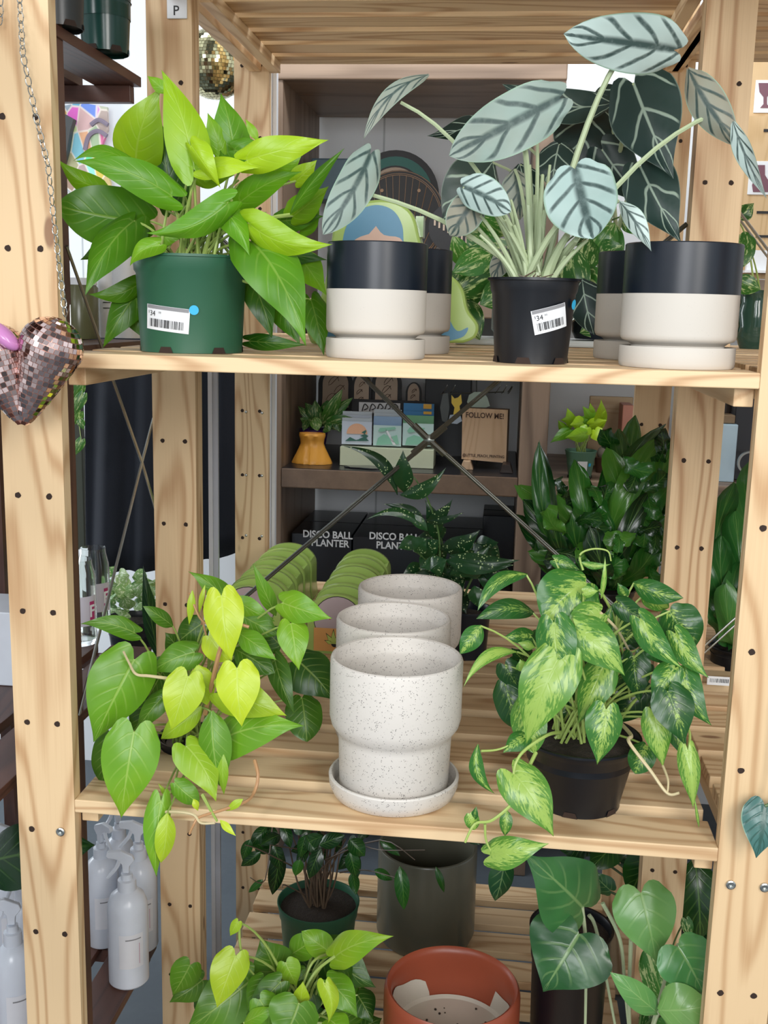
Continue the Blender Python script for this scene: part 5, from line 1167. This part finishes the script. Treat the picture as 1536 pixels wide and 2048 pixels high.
for (x0, y0, x1, y1, Y, lab) in ((1512, 160, 1570, 226, 1.4575, 'upper white sticker card with a dark red wine glass'), (1500, 322, 1560, 390, 1.4375, 'lower white sticker card with a plum decanter')):
    s_ = prop(lab, 'card', 'sticker_card', x0, y0, x1, y1, Y, .002, WHT)
    b = nb(); cx = (x0+x1)/2-6; 
    if y0 < 200: poly(b, [P(x, y, Y-.001) for x, y in ((1517,166),(1545,166),(1541,186),(1534,194),(1534,208),(1540,216),(1520,216),(1527,208),(1527,194),(1519,184))])
    else: poly(b, [P(x, y, Y-.001) for x, y in ((1512,330),(1530,330),(1530,350),(1544,372),(1540,384),(1506,384),(1504,370),(1512,350))])
    fin(b, 'sticker_print', PLUM, s_, False)
# right side plants and a glossy planter
t = thing('potted_pothos', 'marbled leaf poking out right of the upper right middle post', 'potted plant', P(1500, 600, .75))
c = P(1508, 640, .75); b = nb(); k = mpp(c); lathe(b, (c.x, .75, ZU+.0003), [(0, 0), (24*k, 0), (34*k, .02), (30*k, .035), (36*k, .055), (31*k, .07), (34*k, .085), (28*k, .09), (0, .08)], 24); fin(b, 'pot', plain('glossy_bottle_green', (.03, .07, .05), .05), t)
plant(1, [(1480,470,1478,540,62,.7,.68,.35,dict(shape='round',roll=10)),(1475,440,1508,406,34,.72,.72,.1,dict(shape='spear')),(1470,560,1520,580,40,.7,.7,.3,dict(shape='oval'))], MARB, ST_LIME, t, V((c.x, .75, ZU+.09)))
b = nb()
tube(b, [P(1480, 425, .70), P(1545, 512, .70)], .0022, 8); tube(b, [P(1480, 440, .70), P(1545, 527, .70)], .0018, 8)
setp(fin(b, 'cross_brace', STEEL, None), 'upper steel brace rods glimpsed right of the right middle post beside the sticker display', 'brace')
b = nb(); tube(b, [P(1400, 1300, .484), P(1475, 1232, .484)], .0018, 8); tube(b, [P(1402, 1312, .484), P(1478, 1243, .484)], .0016, 8)
setp(fin(b, 'cross_brace', STEEL, None), 'lower steel brace rods in the gap between the right posts above the barcode label', 'brace')
q = P(1415, 1352, .475); b = nb(); e = P(1462, 1372, .475); box(b, q.x, e.x, .4748, .4758, e.z, q.z); s_ = setp(fin(b, 'shelf_label', WHT, None, False), 'small white barcode label stuck on the shelf edge of the next bay', 'label')
b = nb(); 
for k in range(12): x = q.x+.004+k*.0022; box(b, x, x+random.choice((.0005, .001)), .4743, .4747, e.z+.004, q.z-.003)
fin(b, 'barcode', INK, s_, False)
# ================= left background =================
CLO = NT('navy_cloth'); n_ = CLO.noise(CLO.mapv(CLO.coord(), (400, 400, 400)), 1, 2); CLO = CLO.set(CLO.mix(n_, (.003, .005, .011), (.007, .010, .018)), .9, bump=n_, bs=.2)
b = nb(); g = []; n = 60
for i in range(n+1):
    s = i/n; px = 168+(480-168)*s; yb = 1146-12*s if s < .5 else 1140-36*(s-.5)*2; row = []
    for j in range(13):
        y = 560+(yb-560)*j/12; xx = px-(6*sin(j*.5) if s > .9 else 0); p = P(xx, y, 1.2); p.y += .012*sin(s*26+j*.08)*(j/12+.3); row.append(b.verts.new(p))
    g.append(row)
for i in range(n):
    for j in range(12): b.faces.new((g[i][j], g[i+1][j], g[i+1][j+1], g[i][j+1]))
o_ = fin(b, 'hanging_shirt', CLO, None); md = o_.modifiers.new('thick', 'SOLIDIFY'); md.thickness = .003
setp(o_, 'dark navy shirt hanging behind the left posts', 'clothing')
prop('dark olive board standing left of the navy shirt', 'board', 'display_board', 132, 745, 170, 1100, 1.28, .02, plain('dark_olive', (.035, .040, .025), .6))
t = thing('trailing_plant', 'light green leaves trailing left of the navy shirt', 'plant', P(150, 900, 1.1))
plant(1, [(162,770,142,800,26,1.1,1.1,.6),(165,790,145,835,24,1.08,1.08,.5),(160,825,150,850,20,1.1,1.1,.7),(163,880,150,912,20,1.1,1.1,.5),(150,760,140,780,20,1.1,1.1,.4),(160,840,168,860,16,1.08,1.08,.5)], MARB, ST_LIME, t, P(156, 740, 1.15), sr=.0007)
t = thing('potted_aglaonema', 'cream and green mottled foliage below the navy shirt', 'potted plant', P(260, 1225, 1.02))
c = P(262, 1235, 1.02); nursery(t, c, c.z-.07, .05, .04, BLK)
L = [(x_, y_, x_+dx, y_+dy, random.uniform(24, 36), Y_, Y_-.02, random.uniform(.5, 1)) for x_, y_, dx, dy, Y_ in [(random.uniform(205, 320), random.uniform(1150, 1225), random.uniform(-30, 30), random.uniform(-28, 28), random.uniform(.94, 1.1)) for i in range(46)]]
plant(1, L, leafmat('cream_mottled_leaf', (.06, .18, .03), (.32, .46, .18), (.3, .45, .15), 'marble', second=(.72, .78, .60), rough=.3), ST_LIME, t, V((c.x, 1.02, c.z)), shape='oval', stems=False)
t = thing('snake_plant', 'dark upright snake plant leaf beside the left middle post', 'plant', P(305, 1290, .70))
plant(1, [(318,1320,286,1130,34,.70,.68,.1,dict(shape='spear',ns=1,fold=.2))], DARKG, ST_DK, t, V((0, 0, 0)), stems=False)
# painting and frame on the far left
N = NT('abstract_painting'); cc = N.coord(); v_ = N.vor(N.mapv(cc, (1, 1, .7)), 30, 'Color'); hs = N.n('ShaderNodeHueSaturation'); N.l(v_, hs.inputs['Color']); hs.inputs['Saturation'].default_value = 1.0; hs.inputs['Value'].default_value = .7
d_ = N.vor(N.mapv(cc, (1, 1, .7)), 30, 'Distance', 'DISTANCE_TO_EDGE'); N.set(N.mix(N.sm(d_, .02, .08, .75, .12), hs.outputs[0], (.78, .70, .62)), .5)
b = nb(); poly(b, [P(x, y, 1.785) for x, y in ((96,218),(160,205),(214,214),(215,260),(200,300),(226,384),(188,396),(150,388),(96,360))], depth=V((0, .012, 0)))
pt = setp(fin(b, 'painting', N.m, None, False), 'colourful abstract painting behind the neon pothos at the left', 'painting')
b = nb(); 
for pts in ([(170,300),(178,272),(196,262),(214,272)], [(182,250),(198,240),(216,250)]): tube(b, spline([P(x, y, 1.782) for x, y in pts], 5), .006, 6)
fin(b, 'painted_arcs', plain('grey_violet_paint', (.22, .18, .24), .6), pt)
b = nb(); poly(b, [P(x, y, 1.76) for x, y in ((100,222),(118,222),(147,238),(140,262),(134,300),(126,330),(100,330))], depth=V((0, .022, 0))); fr = setp(fin(b, 'picture_frame', plain('grey_black_frame', (.05, .055, .055), .5), None, False, bev=.001), 'worn black picture frame left of the colourful painting', 'frame')
b = nb(); poly(b, [P(x, y, 1.758) for x, y in ((104,248),(120,250),(131,256),(124,290),(104,290))]); fin(b, 'picture', plain('near_black', (.015, .016, .018), .3), fr, False)
# jars on the brown shelf behind the pothos
zj = BZ[1]+.0003
def jar(x0, x1, yt, X, label, mt, lid=None):
    k_ = PX((x0+x1)/2, 600, X); r = (x1-x0)*mpp(k_)/2; top = P((x0+x1)/2, yt, k_.y).z; h = top-zj
    t = thing('jar', label, 'jar', V((k_.x, k_.y, zj)), 'jars on the brown shelf')
    b = nb(); lathe(b, (k_.x, k_.y, zj), [(0, 0), (r*.96, 0), (r, .003), (r, h*.84), (r*.9, h*.88), (r*.9, h*.885), (0, h*.885)], 32); fin(b, 'jar_body', mt, t)
    b = nb(); lathe(b, (k_.x, k_.y, zj+h*.886), [(0, 0), (r*.95, 0), (r*.95, h*.114), (0, h*.114)], 32); fin(b, 'lid', lid or WHT, t); return t, k_, r, h
for a_ in ((194, 228, 470, -.16, 'tall white printed bottle behind the pothos, on the brown shelf', WHT), (226, 286, 470, -.13, 'wide white printed canister behind the green pot', WHT), (128, 196, 556, -.17, 'squat olive jar with a pale lid on the brown shelf', plain('olive_jar', (.13, .13, .06), .25))):
    t, k_, r, h = jar(*a_)
    if 'printed' in a_[4]:
        f = cone_map(V((k_.x, k_.y, 0)), zj, r, r, 1., -pi/2+.5, h*.4)
        for i in range(3): patch(t, lambda x, y, o=0., i=i: f(x, y-i*.008, .0006), r*.9, .0012, INK, 'printed_lines')
# pots on top of the brown shelf
zt = BZ[0]+.0003
for x0, x1, yr, Y, mt, lab in ((168, 281, 14, .36, plain('bottle_green_plastic', (.012, .055, .045), .22), 'glossy dark green nursery pot on top of the brown shelf'), (80, 190, -30, .24, plain('charcoal_plastic', (.035, .040, .042), .35), 'scratched charcoal nursery pot on top of the brown shelf')):
    q = P((x0+x1)/2, yr, Y); r = (x1-x0)/2*mpp(q); t = thing('nursery_pot', lab, 'pot', V((q.x-.01, Y, zt)), 'empty nursery pots on the brown shelf')
    nursery(t, V((q.x-.01, Y, max(q.z, zt+.08)+.01)), zt, r, r*.82, mt, .16, .002, soil=.03)
# ================= light =================
w = bpy.data.worlds.new('world'); SC.world = w; w.use_nodes = True; nt = w.node_tree; nt.nodes.clear()
o_ = nt.nodes.new('ShaderNodeOutputWorld'); bg = nt.nodes.new('ShaderNodeBackground'); nt.links.new(bg.outputs[0], o_.inputs[0])
tc = nt.nodes.new('ShaderNodeTexCoord'); sx = nt.nodes.new('ShaderNodeSeparateXYZ'); nt.links.new(tc.outputs['Generated'], sx.inputs[0])
nz = nt.nodes.new('ShaderNodeTexNoise'); nz.inputs['Scale'].default_value = 3.2; nz.inputs['Detail'].default_value = 1.5; nt.links.new(tc.outputs['Generated'], nz.inputs['Vector'])
mr = nt.nodes.new('ShaderNodeMapRange'); nt.links.new(nz.outputs['Fac'], mr.inputs[0]); mr.inputs[1].default_value = .42; mr.inputs[2].default_value = .58; mr.inputs[3].default_value = .15; mr.inputs[4].default_value = 1.05
nt.links.new(mr.outputs[0], bg.inputs['Strength']); bg.inputs['Color'].default_value = (.86, .94, 1.0, 1)
def area(nm, loc, tgt, sx_, sy_, e, col):
    l = bpy.data.lights.new(nm, 'AREA'); l.shape = 'RECTANGLE'; l.size = sx_; l.size_y = sy_; l.energy = e; l.color = col
    o = bpy.data.objects.new(nm, l); COL.objects.link(o); o.location = loc
    o.rotation_euler = (V(tgt)-V(loc)).to_track_quat('-Z', 'Y').to_euler()
area('window_light_right', (1.5, -2.1, 1.2), (.35, .3, .2), .6, 1.4, 34, (1, .97, .93))
area('window_light_left', (-1.3, -2.2, 1.9), (.2, .4, .2), .8, 1.2, 36, (.97, .98, 1))
area('added_back_fill', (.5, 1.15, 2.1), (.3, 1.5, .3), 1.2, .4, 8, (.95, .98, 1))  # added overhead fill to brighten the back wall, no known fitting
area('added_front_fill', (.35, -2.7, .95), (.35, 1.5, .2), 1.0, .8, 36, (.97, .98, 1))  # added frontal fill, reaches through the shelves to the bookcase wall
area('added_side_fill', (-1.5, 1.13, .25), (.3, 1.5, .2), .5, .9, 12, (.90, .96, 1))  # added fill from the left, aimed into the bookcase; no real window here
area('added_fill_bar', (.25, 1.06, 1.34), (.25, 1.75, .1), 1.1, .12, 9, (.90, .95, 1))  # added fill strip above the gap, lifts the wall inside the bookcase
SC.view_settings.view_transform = 'Standard'; SC.view_settings.look = 'None'; SC.view_settings.gamma = 1; SC.view_settings.use_curve_mapping = False
SC.view_settings.exposure = -.08
